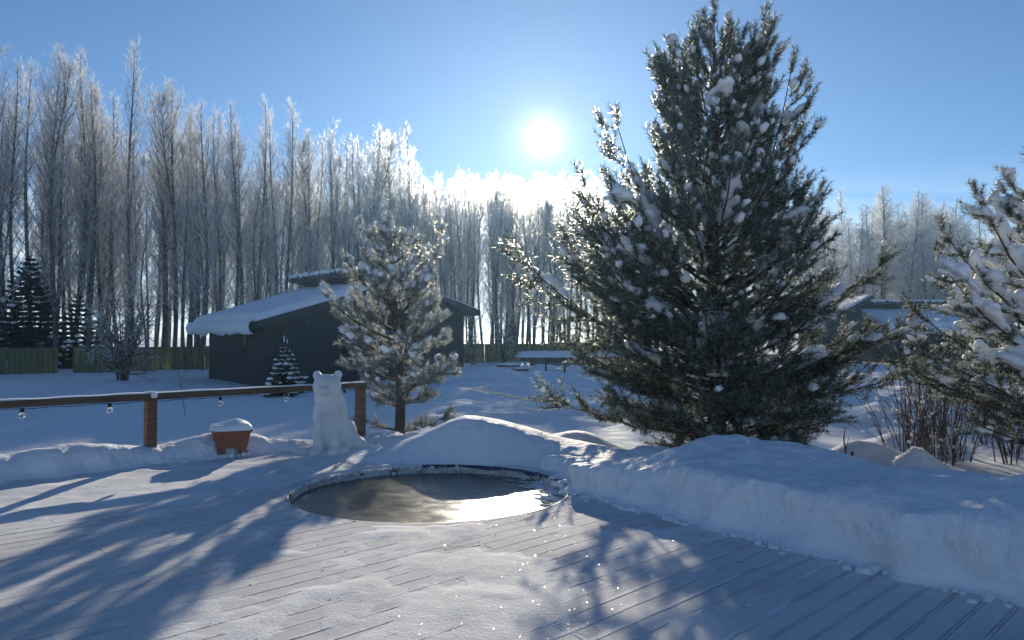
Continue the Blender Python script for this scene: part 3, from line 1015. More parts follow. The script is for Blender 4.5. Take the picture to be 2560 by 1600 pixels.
bear.location = (-2.71, 11.45, 0.0)
bear.rotation_euler = (0, 0, R(6))
bear.scale = (0.94, 0.96, 1.0)
tag(bear, 'seated bear carved from packed snow with round ears, facing the camera', 'snow sculpture')
# eye hollows and nose are carved by displacing the face
me = bear.data
co_ = np.empty(len(me.vertices) * 3, np.float32); me.vertices.foreach_get('co', co_); co_ = co_.reshape(-1, 3).astype(float)
for cx, cz, rad, dep in ((-0.125, 1.045, 0.036, 0.030), (0.035, 1.045, 0.036, 0.030), (-0.065, 0.900, 0.045, 0.022)):
    front = co_[:, 1] < 0.0
    d2 = ((co_[:, 0] - cx) / rad) ** 2 + ((co_[:, 2] - cz) / rad) ** 2
    co_[:, 1] += front * dep * np.exp(-d2)
co_ += 0.006 * np.stack([fbm(co_[:, 1] * 9, co_[:, 2] * 9, 3, 1), fbm(co_[:, 0] * 9, co_[:, 2] * 9, 3, 2), fbm(co_[:, 0] * 9, co_[:, 1] * 9, 3, 3)], -1)
me.vertices.foreach_set('co', co_.astype(np.float32).ravel()); me.update()

# ------------------------------------------------------------------ cabins
def cabin(loc, rz, label, W_=10.9, Dp=7.0, eave=2.95, slope=0.29, tp=4.7, upper=True, windows=True):
    root = empty('cabin', loc, rz)
    tag(root, label, 'cabin')
    zr = lambda t: eave + slope * (t + 0.5)             # lower roof underside
    t1 = tp + 0.9 if upper else tp
    zp = zr(tp) + (1.18 if upper else 0.30)            # underside height of the upper roof at its high edge
    zu = lambda t: zp - slope * (t - tp)
    # walls
    mb = MB()
    right_z = zu(W_) if upper else zr(W_ if W_ < tp else tp)
    We = W_ if upper else tp - 0.3
    prof = [(0, -0.6), (0, zr(0)), (t1 - .2, zr(t1 - .2))]
    if upper:
        prof = [(0, -0.6), (0, zr(0)), (t1, zr(t1)), (t1, zu(t1)), (We, zu(We)), (We, -0.6)]
    else:
        prof = [(0, -0.6), (0, zr(0)), (We, zr(We)), (We, -0.6)]
    f = [(x, 0, z) for x, z in prof]; bk = [(x, Dp, z) for x, z in prof]
    mb.ngon(f); mb.ngon(bk[::-1])
    for a in range(len(prof)):
        b_ = (a + 1) % len(prof)
        mb.ngon([f[b_], f[a], bk[a], bk[b_]])
    mb.build('wall', M['siding'], root)
    of, ob = -0.65, Dp + 0.9
    def slab(ta, tb, za, zb, th_, y0, y1, name, mt):
        mb = MB()
        V = [(ta, y0, za), (tb, y0, zb), (tb, y1, zb), (ta, y1, za), (ta, y0, za + th_), (tb, y0, zb + th_), (tb, y1, zb + th_), (ta, y1, za + th_)]
        mb.add(V, Q=[(0, 3, 2, 1), (4, 5, 6, 7), (0, 1, 5, 4), (1, 2, 6, 5), (2, 3, 7, 6), (3, 0, 4, 7)])
        return mb.build(name, mt, root)
    TH = 0.30
    slab(-0.55, t1 + (0.05 if upper else 0.35), zr(-0.55) + .004, zr(t1 + (0.05 if upper else .35)) + .004, TH, of, ob, 'roof', M['fascia'])
    if upper:
        slab(tp, W_ + 0.6, zu(tp) + .004, zu(W_ + 0.6) + .004, 0.28, of, ob, 'roof', M['fascia'])
    # snow on roofs: rounded slabs with an uneven lip
    def roof_snow(ta, tb, zf, thick, droop, seed):
        n1, n2 = 60, 50
        t = np.linspace(ta, tb, n1); y = np.linspace(of + 0.10, ob - 0.05, n2)
        TT, YYY = np.meshgrid(t, y)
        e = np.minimum(np.minimum((TT - ta) / 0.35, (tb - TT) / 0.2), np.minimum((YYY - y[0]) / 0.25, (y[-1] - YYY) / 0.25))
        hgt = thick * (1 - (1 - np.clip(e, 0, 1)) ** 2.2) * (1 + 0.18 * fbm(TT * .8, YYY * .8, 3, seed))
        top = np.stack([TT, YYY, zf(TT) + TH + 0.006 + hgt], -1)
        mb = MB()
        mb.add(top, Q=grid_faces(n1, n2))
        if droop:
            # lip hanging over the low eave
            k = 14
            ph = np.linspace(0, 1, k)
            dr = droop * (0.80 + 0.22 * fbm(y * 0.7, y * 0 + seed, 3, seed) + 0.10 * fbm(y * 4, y * 0 + seed, 3, seed))
            sec = []
            for q in ph:
                a_ = q * math.pi * 0.95
                sec.append(np.stack([y * 0 + ta - 0.25 * math.sin(a_) - 0.02, y, zf(ta) + TH + 0.006 + thick * 0.25 - (dr + thick * 0.2) * (1 - math.cos(a_)) / 2 * 1.15], -1))
            Vv = np.concatenate(sec)
            mb.add(Vv, Q=grid_faces(n2, k))
            # fill behind the lip
            mb.add(np.concatenate([top[:, 0], sec[0]]), Q=np.stack([np.arange(n2 - 1), np.arange(n2 - 1) + 1, n2 + np.arange(n2 - 1) + 1, n2 + np.arange(n2 - 1)], -1))
        mb.build('roof_snow', M['roof_snow'], root, smooth=True)
    roof_snow(-0.62, t1 - 0.05 if upper else t1 + .3, zr, 0.34 if upper else 0.16, 0.62 if upper else 0.0, 3)
    if upper:
        roof_snow(tp + 0.02, W_ + 0.62, lambda t: zu(t) - 0.02, 0.13, 0.0, 5)
        # loose snow lip along the high edge
        mb = MB(); rs = np.random.default_rng(6)
        for k in range(90):
            V, F = lump(ICO1, rs, .35); s = rs.uniform(.05, .13)
            mb.add(V * s + np.array((tp - 0.01, rs.uniform(of, ob), zu(tp) + 0.28 - rs.uniform(0, .06))), T=F)
        o = mb.build('edge_snow', M['roof_snow'], root, smooth=True); tag(o, kind='stuff')
        # rafter boards under the lip of the high edge
        mb = MB(); mb.box((tp + 0.02, of + .1, zu(tp) - 0.12), (tp + 0.14, ob - .1, zu(tp))); mb.build('eave_board', M['fascia'], root)
    if windows:
        def window(x0, y0, z0, x1, y1, z1, ax):
            fr = MB(); w = 0.05
            if ax == 'x':        # on the long left wall: window spans y
                fr.box((-0.045, y0, z0), (-0.003, y0 + w, z1)); fr.box((-0.045, y1 - w, z0), (-0.003, y1, z1))
                fr.box((-0.045, y0 + w, z0), (-0.003, y1 - w, z0 + w)); fr.box((-0.045, y0 + w, z1 - w), (-0.003, y1 - w, z1))
                f = fr.build('window', M['frame_dark'], root)
                p = MB(); p.box((-0.022, y0 + w, z0 + w), (-0.012, y1 - w, z1 - w)); p.build('pane', M['pane'], f)
            else:
                fr.box((x0, -0.045, z0), (x0 + w, -0.003, z1)); fr.box((x1 - w, -0.045, z0), (x1, -0.003, z1))
                fr.box((x0 + w, -0.045, z0), (x1 - w, -0.003, z0 + w)); fr.box((x0 + w, -0.045, z1 - w), (x1 - w, -0.003, z1))
                f = fr.build('window', M['frame_dark'], root)
                p = MB(); p.box((x0 + w, -0.022, z0 + w), (x1 - w, -0.012, z1 - w)); p.build('pane', M['pane'], f)
        window(0, 1.9, 0.9, 0, 2.5, 2.5, 'x')
        window(0.5, 0, 0.7, 0.95, 0, 2.4, 'y')
        window(3.6, 0, 0.7, 5.0, 0, 2.3, 'y')
        window(7.0, 0, 0.7, 8.6, 0, 2.3, 'y')
        mb = MB(); th_ = np.arange(16) * 2 * math.pi / 16
        mb.tube([(2.0, -0.002, 2.35), (2.0, -0.05, 2.35), (2.0, -0.08, 2.35)], [0.14, 0.13, 0.09], 16, cap=True)
        mb.build('wall_lamp', M['fascia'], root, smooth=True)
    return root
cabin((-10.9, 33.8, -0.02), R(40), 'dark cabin with thick snow overhanging its left eave, behind the small pine', eave=2.12)
cabin((23.9, 60.0, 0.0), R(-8), 'dark gabled cabin half hidden behind the big pine', W_=8, Dp=7, eave=2.0, slope=0.60, tp=3.5, upper=False, windows=False)
cabin((37.0, 60.0, 0.0), R(90), 'low dark cabin with raised roof band behind the shrub thicket', W_=9.5, Dp=7.2, eave=2.15, slope=0.22, tp=4.6, windows=False)

# ------------------------------------------------------------------ fence
FA, FB = np.array((-29.0, 43.6)), np.array((10.0, 75.0))
fd = norm(FB - FA); flen = np.linalg.norm(FB - FA)
fence = empty('sheet_fence', (FA[0], FA[1], -0.42), math.atan2(fd[1], fd[0]))
tag(fence, 'olive green sheet fence running along the edge of the forest', 'fence')
rs = np.random.default_rng(10)
panel_w = 2.55
edges = [(a_, a_ + panel_w - 0.025) for a_ in 3.65 - panel_w * np.arange(1, 7) - 0.75] + [(a_, a_ + panel_w - 0.025) for a_ in 3.65 + panel_w * np.arange(0, int((flen + 3) / panel_w))]
for a, b_ in edges:                       # one narrow gap where a trunk stands
    n_ = 18
    xs = np.linspace(a, b_, n_ + 1)
    yy = 0.018 * ((np.arange(n_ + 1) % 2) * 2 - 1) + rs.normal(0, 0.03)
    zt = 1.50 + rs.normal(0, 0.015)
    mb = MB()
    mb.add(np.concatenate([np.stack([xs, yy, np.full(n_ + 1, -0.3)], -1), np.stack([xs, yy, np.full(n_ + 1, zt)], -1)]), Q=[(i, i + 1, n_ + 2 + i, n_ + 1 + i) for i in range(n_)])
    mb.build('panel', M['fence'], fence)
for s in np.arange(-9.0, flen + 6, panel_w * 2):
    mb = MB(); mb.box((s - 0.03, 0.045, -0.3), (s + 0.03, 0.105, 1.46)); mb.build('fence_post', M['steel'], fence)

# ------------------------------------------------------------------ bare frosted trees of the forest
def bare_tree(rng, H, cw, base, weep=False, n1=58, n2=9, n3=9, split=False):
    tk, cr = MB(), MB()
    def leader(p0, p1, r0, bend):
        k = 12; t = np.linspace(0, 1, k)
        a = rng.uniform(0, 6.28)
        off = np.stack([np.cos(a + t * 2) * bend * t * (1 - t), np.sin(a + t * 3) * bend * t * (1 - t), 0 * t], -1)
        pts = p0 + (p1 - p0) * t[:, None] + off
        return pts, r0 * (1 - t) ** 0.8 + 0.012
    leaders = []
    top = np.array((rng.normal(0, 0.35), rng.normal(0, 0.35), H))
    pts, rad = leader(np.array((0, 0, -0.4)), top, 0.15 * H / 18 * rng.uniform(.8, 1.25), 1.8)
    tk.tube(pts, rad, 7); leaders.append((pts, 0.0))
    if split:
        i = rng.integers(2, 6)
        p0 = pts[i]
        a = rng.uniform(0, 6.28)
        q = p0 + np.array((math.cos(a) * 1.6, math.sin(a) * 1.6, (H - p0[2]) * rng.uniform(.8, .96)))
        pts2, rad2 = leader(p0, q, rad[i] * .75, 1.0)
        tk.tube(pts2, rad2, 6); leaders.append((pts2, p0[2] / H))
    TA, TD, TL = [], [], []
    up = np.array((0, 0, 1.0))
    for pts, lo in leaders:
        z = pts[:, 2]
        for k in range(n1):
            f = (k + rng.uniform(0, 1)) / n1
            zz = max(base, lo + .05) + (0.985 - max(base, lo + .05)) * f
            if f < 0.25 and rng.uniform() < 0.3: continue
            p = np.array([np.interp(zz * H, z, pts[:, c]) for c in range(3)])
            pr = (0.45 + 0.55 * math.sin(math.pi * min(1, f * 0.9 + .12))) * (1 - 0.62 * f ** 3)
            L = cw * pr * rng.uniform(0.55, 1.15)
            a = rng.uniform(0, 6.28)
            out = np.array((math.cos(a), math.sin(a), 0))
            inc = (0.45 + 1.15 * f) if not weep else (0.7 + .6 * f)   # rise per unit run
            run = L / math.sqrt(1 + 0.5 * inc * inc)
            t = np.linspace(0, 1, 5)[:, None]
            bp = p + out * run * (t - 0.25 * t ** 2) + up * run * (inc * t * 0.8 + (0.75 if not weep else 0.15) * t ** 2) + rng.normal(0, 0.07, (5, 3)) * t
            r0 = 0.009 + 0.009 * L
            cr.tube(bp, r0 * (1 - t[:, 0]) + 0.005, 3, m=0)
            nn = max(4, int(n2 * (0.4 + L / cw)))
            for s in range(nn):
                g = 0.12 + 0.86 * (s + rng.uniform()) / nn
                q = np.array([np.interp(g, t[:, 0], bp[:, c]) for c in range(3)])
                d0 = norm(bp[-1] - bp[0])
                rd = norm(rng.normal(0, 1, 3) * 0.85 + d0 * 0.9 + up * (0.55 if not weep else -.1))
                l2 = L * 0.42 * (1.15 - g) + 0.32 * rng.uniform(.7, 1.4)
                e = q + rd * l2 + up * (-.25 * l2 if weep else 0.18 * l2)
                mid = (q + e) / 2 + rng.normal(0, 0.04, 3)
                cr.tube([q, mid, e], [0.008, 0.006, 0.003], 3, m=0 if rng.uniform() < .35 else 1)
                for w in range(n3):
                    h = rng.uniform(0.05, 1.0)
                    TA.append(q + (e - q) * h)
                    TD.append(rd + rng.normal(0, 0.6, 3) + up * (-0.9 if weep else 0.45)); TL.append(rng.uniform(0.16, 0.44) * (1.3 if weep else 1))
    A = np.array(TA); D_ = norm(np.array(TD)); L_ = np.array(TL)[:, None]
    sd = norm(np.cross(D_, rng.normal(0, 1, D_.shape)))
    w = rng.uniform(0.005, 0.010, (len(A), 1))
    cr.tris(A - sd * w, A + sd * w, A + D_ * L_, m=1)
    return tk.mesh('trunk', M['bark'], smooth=True), cr.mesh('crown', [M['branch'], M['frost']])
rt = np.random.default_rng(100)
PROTO = [bare_tree(rt, 18.5, 2.2 + 0.5 * (k % 2), 0.16, n1=62, n2=9, n3=9, split=(k % 3 == 1)) for k in range(6)]
PROTO_B = [bare_tree(rt, 18.0, 3.3, 0.10, weep=True, n1=70, n2=10, n3=12, split=(k == 1)) for k in range(3)]
PROTO_YOUNG = [bare_tree(rt, 9.0, 1.2, 0.2, n1=36, n2=6, n3=6) for k in range(2)]
def plant(name, pr, x, y, s, sz, label, group, cat='tree'):
    z = float(ground_z(x, y))
    r = empty(name, (x, y, z), rt.uniform(0, 6.28))
    r.scale = (s, s, sz)
    for nm, me in zip(('trunk', 'crown'), pr):
        link(nm, me, r)
    tag(r, label, cat, group)
    return r
fn = np.array((-fd[1], fd[0]))             # away from the camera side of the fence
cab_c = np.array((-8.0, 40.0))
LF = 'tall bare tree white with hoar frost in the dense forest behind the fence'
GF = 'frosted trees of the forest behind the fence'
placed = []
def try_place(x, y, dmin):
    for q in placed:
        if (q[0] - x) ** 2 + (q[1] - y) ** 2 < dmin * dmin: return False
    placed.append((x, y)); return True
cnt = 0
tries = 0
while cnt < 285 and tries < 9000:
    tries += 1
    s = rt.uniform(-22, flen + 26)
    dpt = 1.5 + 38 * rt.uniform() ** 1.45
    p = FA + fd * s + fn * dpt
    if abs(p[0] / p[1]) > 0.85 or p[0] / p[1] > 0.30: continue
    if s < 16 and dpt < 5 and abs(s - 3) < 9 and rt.uniform() < .6: continue
    if not try_place(p[0], p[1], 1.2): continue
    px = 512 + 770 * p[0] / p[1]
    hs = np.interp(px, [0, 60, 150, 220, 300, 420, 520, 600, 720], [1.14, 1.17, 1.14, 1.06, 1.04, 1.03, 1.0, 1.0, 0.98]) * rt.uniform(0.90, 1.04)
    if 412 < px < 605:          # the sun clears these tops by a little
        hs = (0.236 * (p[1] - 9.5) + 1.8) / 18.5 * rt.uniform(0.93, 1.0)
    ki = rt.integers(len(PROTO))
    reg = ['over the dark spruces at far left', 'behind the bare bush left of the cabin', 'just left of the cabin roof', 'rising over the cabin roof', 'between small pine and sun', 'directly below the sun', 'behind the big pine'][int(np.searchsorted([95, 165, 230, 335, 475, 610], px))]
    row = 'front row' if dpt < 6 else ('second row' if dpt < 14 else 'deep row')
    LF = f"{row} {'forked' if ki % 3 == 1 else 'straight'} frosted forest tree {reg}"
    plant('forest_tree', PROTO[ki], p[0], p[1], hs * rt.uniform(.85, 1.1), hs, LF, GF)
    cnt += 1
for k in range(16):
    s = rt.uniform(6, 34); p = FA + fd * s - fn * rt.uniform(0.4, 3.0)
    if np.hypot(*(p - cab_c)) < 8: continue
    if not try_place(p[0], p[1], 1.0): continue
    plant('young_tree', PROTO_YOUNG[k % 2], p[0], p[1], 1.0, rt.uniform(.9, 1.5), f"{'slim straight' if k % 2 else 'slightly bowed'} frosted sapling before the olive fence, {'left of the cabin' if p[0] / p[1] < -.31 else ('behind the cabin' if p[0] / p[1] < -.06 else 'right of the cabin')}", 'saplings in front of the fence')
LB = 'broad frosted birch standing beyond the cabins on the right'
bl = [(36.5, 92, .90), (40.5, 97, .95), (45, 96, 1.08), (48, 101, 1.12), (50.5, 97, 1.05), (53.5, 100, 1.14), (56.5, 98, 1.10), (58.5, 103, 1.06), (61.5, 104, .98), (66, 108, .80), (70, 112, .82), (74, 112, .88), (77, 116, .95), (81, 112, .85), (86, 118, .8), (92, 120, .85), (42.5, 106, .95), (52, 108, 1.1), (63, 116, .8), (68, 120, .85), (34, 100, .92), (31, 97, .95), (28, 93, .95), (72, 104, .7), (79, 106, .72), (46.5, 90, .8), (55, 92, .72), (60, 95, .7), (50, 91, .66), (43, 95, .95), (49.5, 104, 1.1), (54.5, 106, 1.1), (38, 100, .85), (64, 102, .85), (83, 104, .7), (88, 112, .75), (75, 104, .66), (59.5, 99, 1.0), (47, 104, 1.0)]
for k in range(44):
    y = rt.uniform(86, 118); px_ = rt.uniform(790, 1030)
    x = (px_ - 512) / 770 * y
    ty = np.interp(px_, [790, 850, 880, 935, 960, 1030], [205, 192, 186, 188, 216, 228]) + abs(rt.normal(0, 22))
    bl.append((x, y, float((1.75 + (336 - ty) / 770 * y + .4) / 18.2)))
for x, y, s in bl:
    bpx = 512 + 770 * x / y
    LB = f"{'tall' if s > .98 else ('middling' if s > .8 else 'low')} frosted birch {'beside the big pine' if bpx < 850 else ('over the gabled cabin' if bpx < 905 else ('over the low cabin' if bpx < 960 else 'behind the right pine'))}, {'near row' if y < 100 else 'far row'}"
    plant('birch_tree', PROTO_B[rt.integers(3)], x, y, s * rt.uniform(1.1, 1.35), s * rt.uniform(.95, 1.05), LB, 'birches beyond the right cabins')

# ------------------------------------------------------------------ pines
class Foliage:
    def __init__(s):
        s.p, s.d, s.L, s.r = [], [], [], []
    def add(s, p, d, L, r):
        s.p.append(p); s.d.append(d); s.L.append(L); s.r.append(r)
    def needles(s, rng, K, frost, mb, width=0.0040):
        p = np.array(s.p); d = norm(np.array(s.d)); L = np.array(s.L); r = np.array(s.r)
        n = len(p)
        a = norm(np.cross(d, rng.normal(0, 1, (n, 3)))); b = np.cross(d, a)
        t = rng.uniform(0.0, 1.0, (n, K)); th = rng.uniform(0, 2 * math.pi, (n, K))
        base = p[:, None] + d[:, None] * (t * L[:, None])[..., None]
        rad = a[:, None] * np.cos(th)[..., None] + b[:, None] * np.sin(th)[..., None]
        fw = rng.uniform(0.35, 1.0, (n, K))[..., None] + (t ** 4)[..., None] * 0.8
        dr = norm(rad + d[:, None] * fw)
        ln = (r[:, None] * rng.uniform(0.8, 1.25, (n, K)))[..., None]
        tip = base + dr * ln
        sd = norm(np.cross(dr, rng.normal(0, 1, dr.shape))) * width * rng.uniform(.8, 1.3, (n, K))[..., None]
        fr = rng.uniform(0, 1, (n, K)) < frost
        f3 = lambda x, msk: x[msk]
        for msk, m in ((~fr, 0), (fr, 1)):
            mb.tris((base - sd)[msk], (base + sd)[msk], tip[msk], m=m)

LUMPS = []
for k in range(6):
    rk = np.random.default_rng(60 + k)
    bl = []
    nb_ = 4 + k % 3
    for i in range(nb_):
        x = -0.75 + 1.5 * i / (nb_ - 1) + rk.normal(0, .08)
        r_ = (0.42 + 0.25 * math.sin(math.pi * (i + .6) / nb_)) * rk.uniform(.8, 1.2)
        bl.append(('e', (x, rk.normal(0, .28), rk.uniform(-.05, .25)), (r_, r_ * rk.uniform(.8, 1.2), r_ * rk.uniform(.75, 1.05))))
        if rk.uniform() < .5:
            bl.append(('e', (x + rk.normal(0, .2), rk.choice([-1, 1]) * rk.uniform(.4, .75), rk.uniform(-.35, .0)), (.32, .30, .28)))
    o_ = remeshed('snow_clump', bl, 0.16, 4, M['tree_snow'])
    me_ = o_.data
    bpy.data.objects.remove(o_)
    V = np.empty(len(me_.vertices) * 3, np.float32); me_.vertices.foreach_get('co', V); V = V.reshape(-1, 3).astype(float)
    V[:, 2] = np.where(V[:, 2] < 0, V[:, 2] * 0.5, V[:, 2])
    V += 0.08 * np.stack([fbm(V[:, 1] * 3, V[:, 2] * 3 + k, 2, 1), fbm(V[:, 0] * 3, V[:, 2] * 3 + k, 2, 2), fbm(V[:, 0] * 3, V[:, 1] * 3 + k, 2, 3)], -1)
    me_.vertices.foreach_set('co', V.astype(np.float32).ravel()); me_.update()
    F = np.array([list(p.vertices) for p in me_.polygons if len(p.vertices) == 4])
    LUMPS.append((me_, V, F))

def pine(name, loc, label, H, left, right, rng, whorl=0.32, per=6, K=60, frost=0.3, shoot_L=0.20, shoot_r=0.075, low_angle=0.15, hi_angle=0.95,
         trunk_r=0.11, snow_tip=0.45, snow_big=0.10, big_scale=1.0, extra=(), lean=(0, 0), density=1.0, top_multi=3, zmin=0.2, azr=None, droop=0.0, girth=1.0, boughs=0.0, ragged=0.62):
    root = empty(name, loc)
    tag(root, label, 'pine tree')
    tk, br, nd, sn = MB(), MB(), MB(), MB()
    fol = Foliage()
    tz = np.linspace(-0.5, H * 0.97, 14)
    trunk = np.stack([lean[0] * np.clip(tz / H, 0, 1) ** 1.5 + 0.03 * np.sin(tz * 1.3), lean[1] * np.clip(tz / H, 0, 1) ** 1.5 + 0.03 * np.cos(tz * 1.7), tz], -1)
    tk.tube(trunk, trunk_r * (1 - np.clip(tz / H, 0, 1)) ** 0.8 + 0.012, 9)
    at = lambda z: np.array([np.interp(z, tz, trunk[:, c]) for c in range(3)])
    lz, lr = np.array(left).T; rz_, rr_ = np.array(right).T
    def prof(z, a):
        l = np.interp(z, lz, lr) * girth; r = np.interp(z, rz_, rr_) * girth
        c = math.cos(a)
        side = r if c > 0 else l
        mid = 0.5 * (l + r) * 0.95
        return abs(c) * side + (1 - abs(c)) * mid if abs(c) > .5 else mid * (1 - abs(c)) + abs(c) * side
    bigs = []
    up = np.array((0, 0, 1.0))
    def snow_on(p, d, L, r, flatness=None):
        """a cap lying on a shoot: long for level shoots, round for upright ones"""
        lev = math.sqrt(max(0, 1 - d[2] ** 2))
        V, F = lump(ICO1, rng, 0.30)
        dh = norm(np.array((d[0], d[1], d[2] * 0.8)))
        sd = norm(np.cross(dh, up) + 1e-6); uu = np.cross(sd, dh)
        ln = r * (0.60 + 0.45 * lev); wd = r * 0.58; ht = r * 0.46
        c = p + d * L * (0.85 - 0.25 * lev) + up * r * (0.20 + 0.15 * (1 - lev))
        Vv = V[:, :1] * dh * ln + V[:, 1:2] * sd * wd + V[:, 2:] * uu * ht
        sn.add(Vv + c, T=F)
    def tipf(z):
        f = z / H
        return snow_tip * (0.12 + 0.88 * sstep(0.22, 0.42, f) + 1.1 * sstep(.55, .75, f))
    def shoots(q, d0, n, spread, Ls=1.0, lift=0.45, cap=True):
        for k in range(n):
            d = norm(d0 * (1.2 if k == 0 else 0.65) + rng.normal(0, spread, 3) + up * lift)
            L = shoot_L * rng.uniform(.65, 1.25) * Ls
            fol.add(q, d, L, shoot_r * rng.uniform(.85, 1.15) * (1 + 0.18 * float(sstep(.5, .7, q[2] / H))))
            if cap and rng.uniform() < tipf(q[2]):
                snow_on(q, d, L, shoot_r * rng.choice([.55, .75, .95, 1.25, 1.6], p=[.3, .28, .22, .14, .06]))
    def limb(p0, tip, curve, r0, bl=1.0):
        k = 9; t = np.linspace(0, 1, k)
        v = tip - p0
        Lb = np.linalg.norm(v)
        hor = np.array((v[0], v[1], 0)); hz = v[2]
        pts = p0 + hor * t[:, None] * 1.0 + up * (hz * ((1 - curve) * t + curve * t ** 2.4))[:, None]
        pts += rng.normal(0, 0.018 * Lb, (k, 3)) * (t * (1 - t) * 2)[:, None]
        br.tube(pts, r0 * (1 - t * 0.85) + 0.003, 5)
        d_out = norm(hor + 1e-6); side = np.cross(up, d_out)
        f = p0[2] / H
        lift = 0.25 + 0.85 * sstep(.22, .6, f)
        nb = max(3, int(Lb / 0.17 * density))
        for j in range(nb):
            g = 0.25 + 0.75 * (j + rng.uniform(0, 1)) / nb
            q = np.array([np.interp(g, t, pts[:, c]) for c in range(3)])
            sgn = 1 if j % 2 else -1
            l2 = (0.18 + 0.40 * Lb * (1.05 - g) * (0.4 + g)) * rng.uniform(.6, 1.2) * bl
            d2 = norm(d_out * rng.uniform(0.5, 1.1) + side * sgn * rng.uniform(.3, 1.0) + up * (rng.uniform(-0.2, 0.45) + 0.4 * lift))
            e = q + d2 * l2 + up * l2 * (0.22 * lift - droop)
            mid = q + (e - q) * 0.55 - up * 0.04 * l2
            br.tube([q, mid, e], [r0 * 0.30 * (1.1 - g) + 0.005, 0.005, 0.003], 4)
            # needles sheathing the outer half of the twig
            ns = max(1, int(l2 * 0.65 / 0.15))
            for s in range(ns):
                h = 0.35 + 0.65 * s / ns
                fol.add(q + (e - q) * h, norm(e - q), l2 * 0.65 / ns * 1.1, shoot_r * rng.uniform(.8, 1.05))
            for s in range(max(1, int(l2 / 0.16 * density))):
                h = 0.30 + 0.65 * rng.uniform()
                ds = norm(d2 * .6 + rng.normal(0, .5, 3))
                shoots(q + (e - q) * h, ds, 1, 0.2, 0.85, lift * 1.1)
            shoots(e, d2, 3, 0.22, 1.1, lift * 1.25)
            if rng.uniform() < snow_big * (1.3 if d2[2] < .5 else .4) * (0.35 + 0.65 * float(sstep(.15, .35, f))):
                bigs.append((q + (e - q) * rng.uniform(.5, .95) + up * shoot_r * 0.55, d2, l2))
        shoots(pts[-1], norm(pts[-1] - pts[-3]), 5, 0.26, 1.25, lift * 1.2)
        if boughs and 0.10 < f < 0.62:
            if rng.uniform() < boughs * (1.0 if f > .2 else .35):
                g0 = rng.uniform(.40, .75); g1 = min(1.0, g0 + rng.uniform(.15, .45))
                m_ = max(2, int((g1 - g0) * Lb / 0.12))
                for j in range(m_):
                    g = g0 + (g1 - g0) * (j + rng.uniform(.2, .8)) / m_
                    q = np.array([np.interp(g, t, pts[:, c]) for c in range(3)])
                    bigs.append((q + side * rng.normal(0, .07) + up * shoot_r * rng.uniform(.7, 1.1), norm(norm(pts[-1] - pts[4]) + side * rng.normal(0, .35)), rng.uniform(.3, .9)))
    z = zmin
    while z < H * 0.93:
        f = z / H
        nper = max(3, int(round(per * (1 - 0.35 * f))))
        a0 = rng.uniform(0, 6.28)
        for k in range(nper):
            a = a0 + k * 2 * math.pi / nper + rng.normal(0, .25)
            zt = z + rng.normal(0, 0.12)
            r = prof(zt, a) * rng.uniform(ragged, 1.05)
            tipxy = at(min(zt, H)); tip = np.array((tipxy[0] + math.cos(a) * r, tipxy[1] + math.sin(a) * r, zt))
            ang_ = low_angle + (hi_angle - low_angle) * f ** 1.2
            z0 = max(0.10, zt - r * ang_)
            limb(at(z0), tip, 0.55, 0.012 + 0.016 * r)
        z += whorl * (1 - 0.25 * f)
    for k in range(top_multi):
        a = rng.uniform(0, 6.28)
        zt = H * rng.uniform(0.93, 1.0)
        limb(at(H * 0.86), at(H * .95) * np.array((1, 1, 0)) + np.array((math.cos(a) * 0.10 * H * .4, math.sin(a) * 0.10 * H * .4, zt)), 0.3, 0.015, 0.6)
    limb(at(H * 0.88), at(H) * np.array((1, 1, 0)) + up * H, 0.0, 0.018, 0.6)
    for z0, tip, bl in extra:
        limb(at(z0), np.array(tip), 0.6, 0.03, bl)
    fol.needles(rng, K, frost, nd)
    tk.build('trunk', M['pine_bark'], root, smooth=True)
    br.build('branches', M['pine_bark'], root, smooth=True)
    o = nd.build('needles', [M['needle'], M['needle_frost']], root); tag(o, kind='stuff')
    rng.shuffle(bigs)
    bigs = sorted(bigs, key=lambda b: -b[2])
    for i, (p, d, l) in enumerate(bigs):
        dh = norm(np.array((d[0], d[1], d[2] * 0.9 + rng.normal(0, .22))))
        q = Vector(dh).to_track_quat('X', 'Z')
        sc_ = big_scale * rng.choice([.55, .8, 1.0, 1.35], p=[.3, .3, .25, .15])
        S = (min(.30, 0.09 + 0.15 * l * rng.uniform(.6, 1.3)) * sc_, rng.uniform(.09, .15) * sc_, rng.uniform(.10, .17) * sc_)
        me, V, F = LUMPS[i % 6]
        if i < 170:
            c = link('snow_clump', me, root)
            c.location = Vector(p); c.rotation_mode = 'QUATERNION'; c.rotation_quaternion = q; c.scale = S
        else:
            Mq = np.array(q.to_matrix())
            sn.add((V * np.array(S)) @ Mq.T + p, Q=F)
    o = sn.build('snow_tips', M['tree_snow'], root, smooth=True); tag(o, kind='stuff')
    return root, len(fol.p), len(bigs)

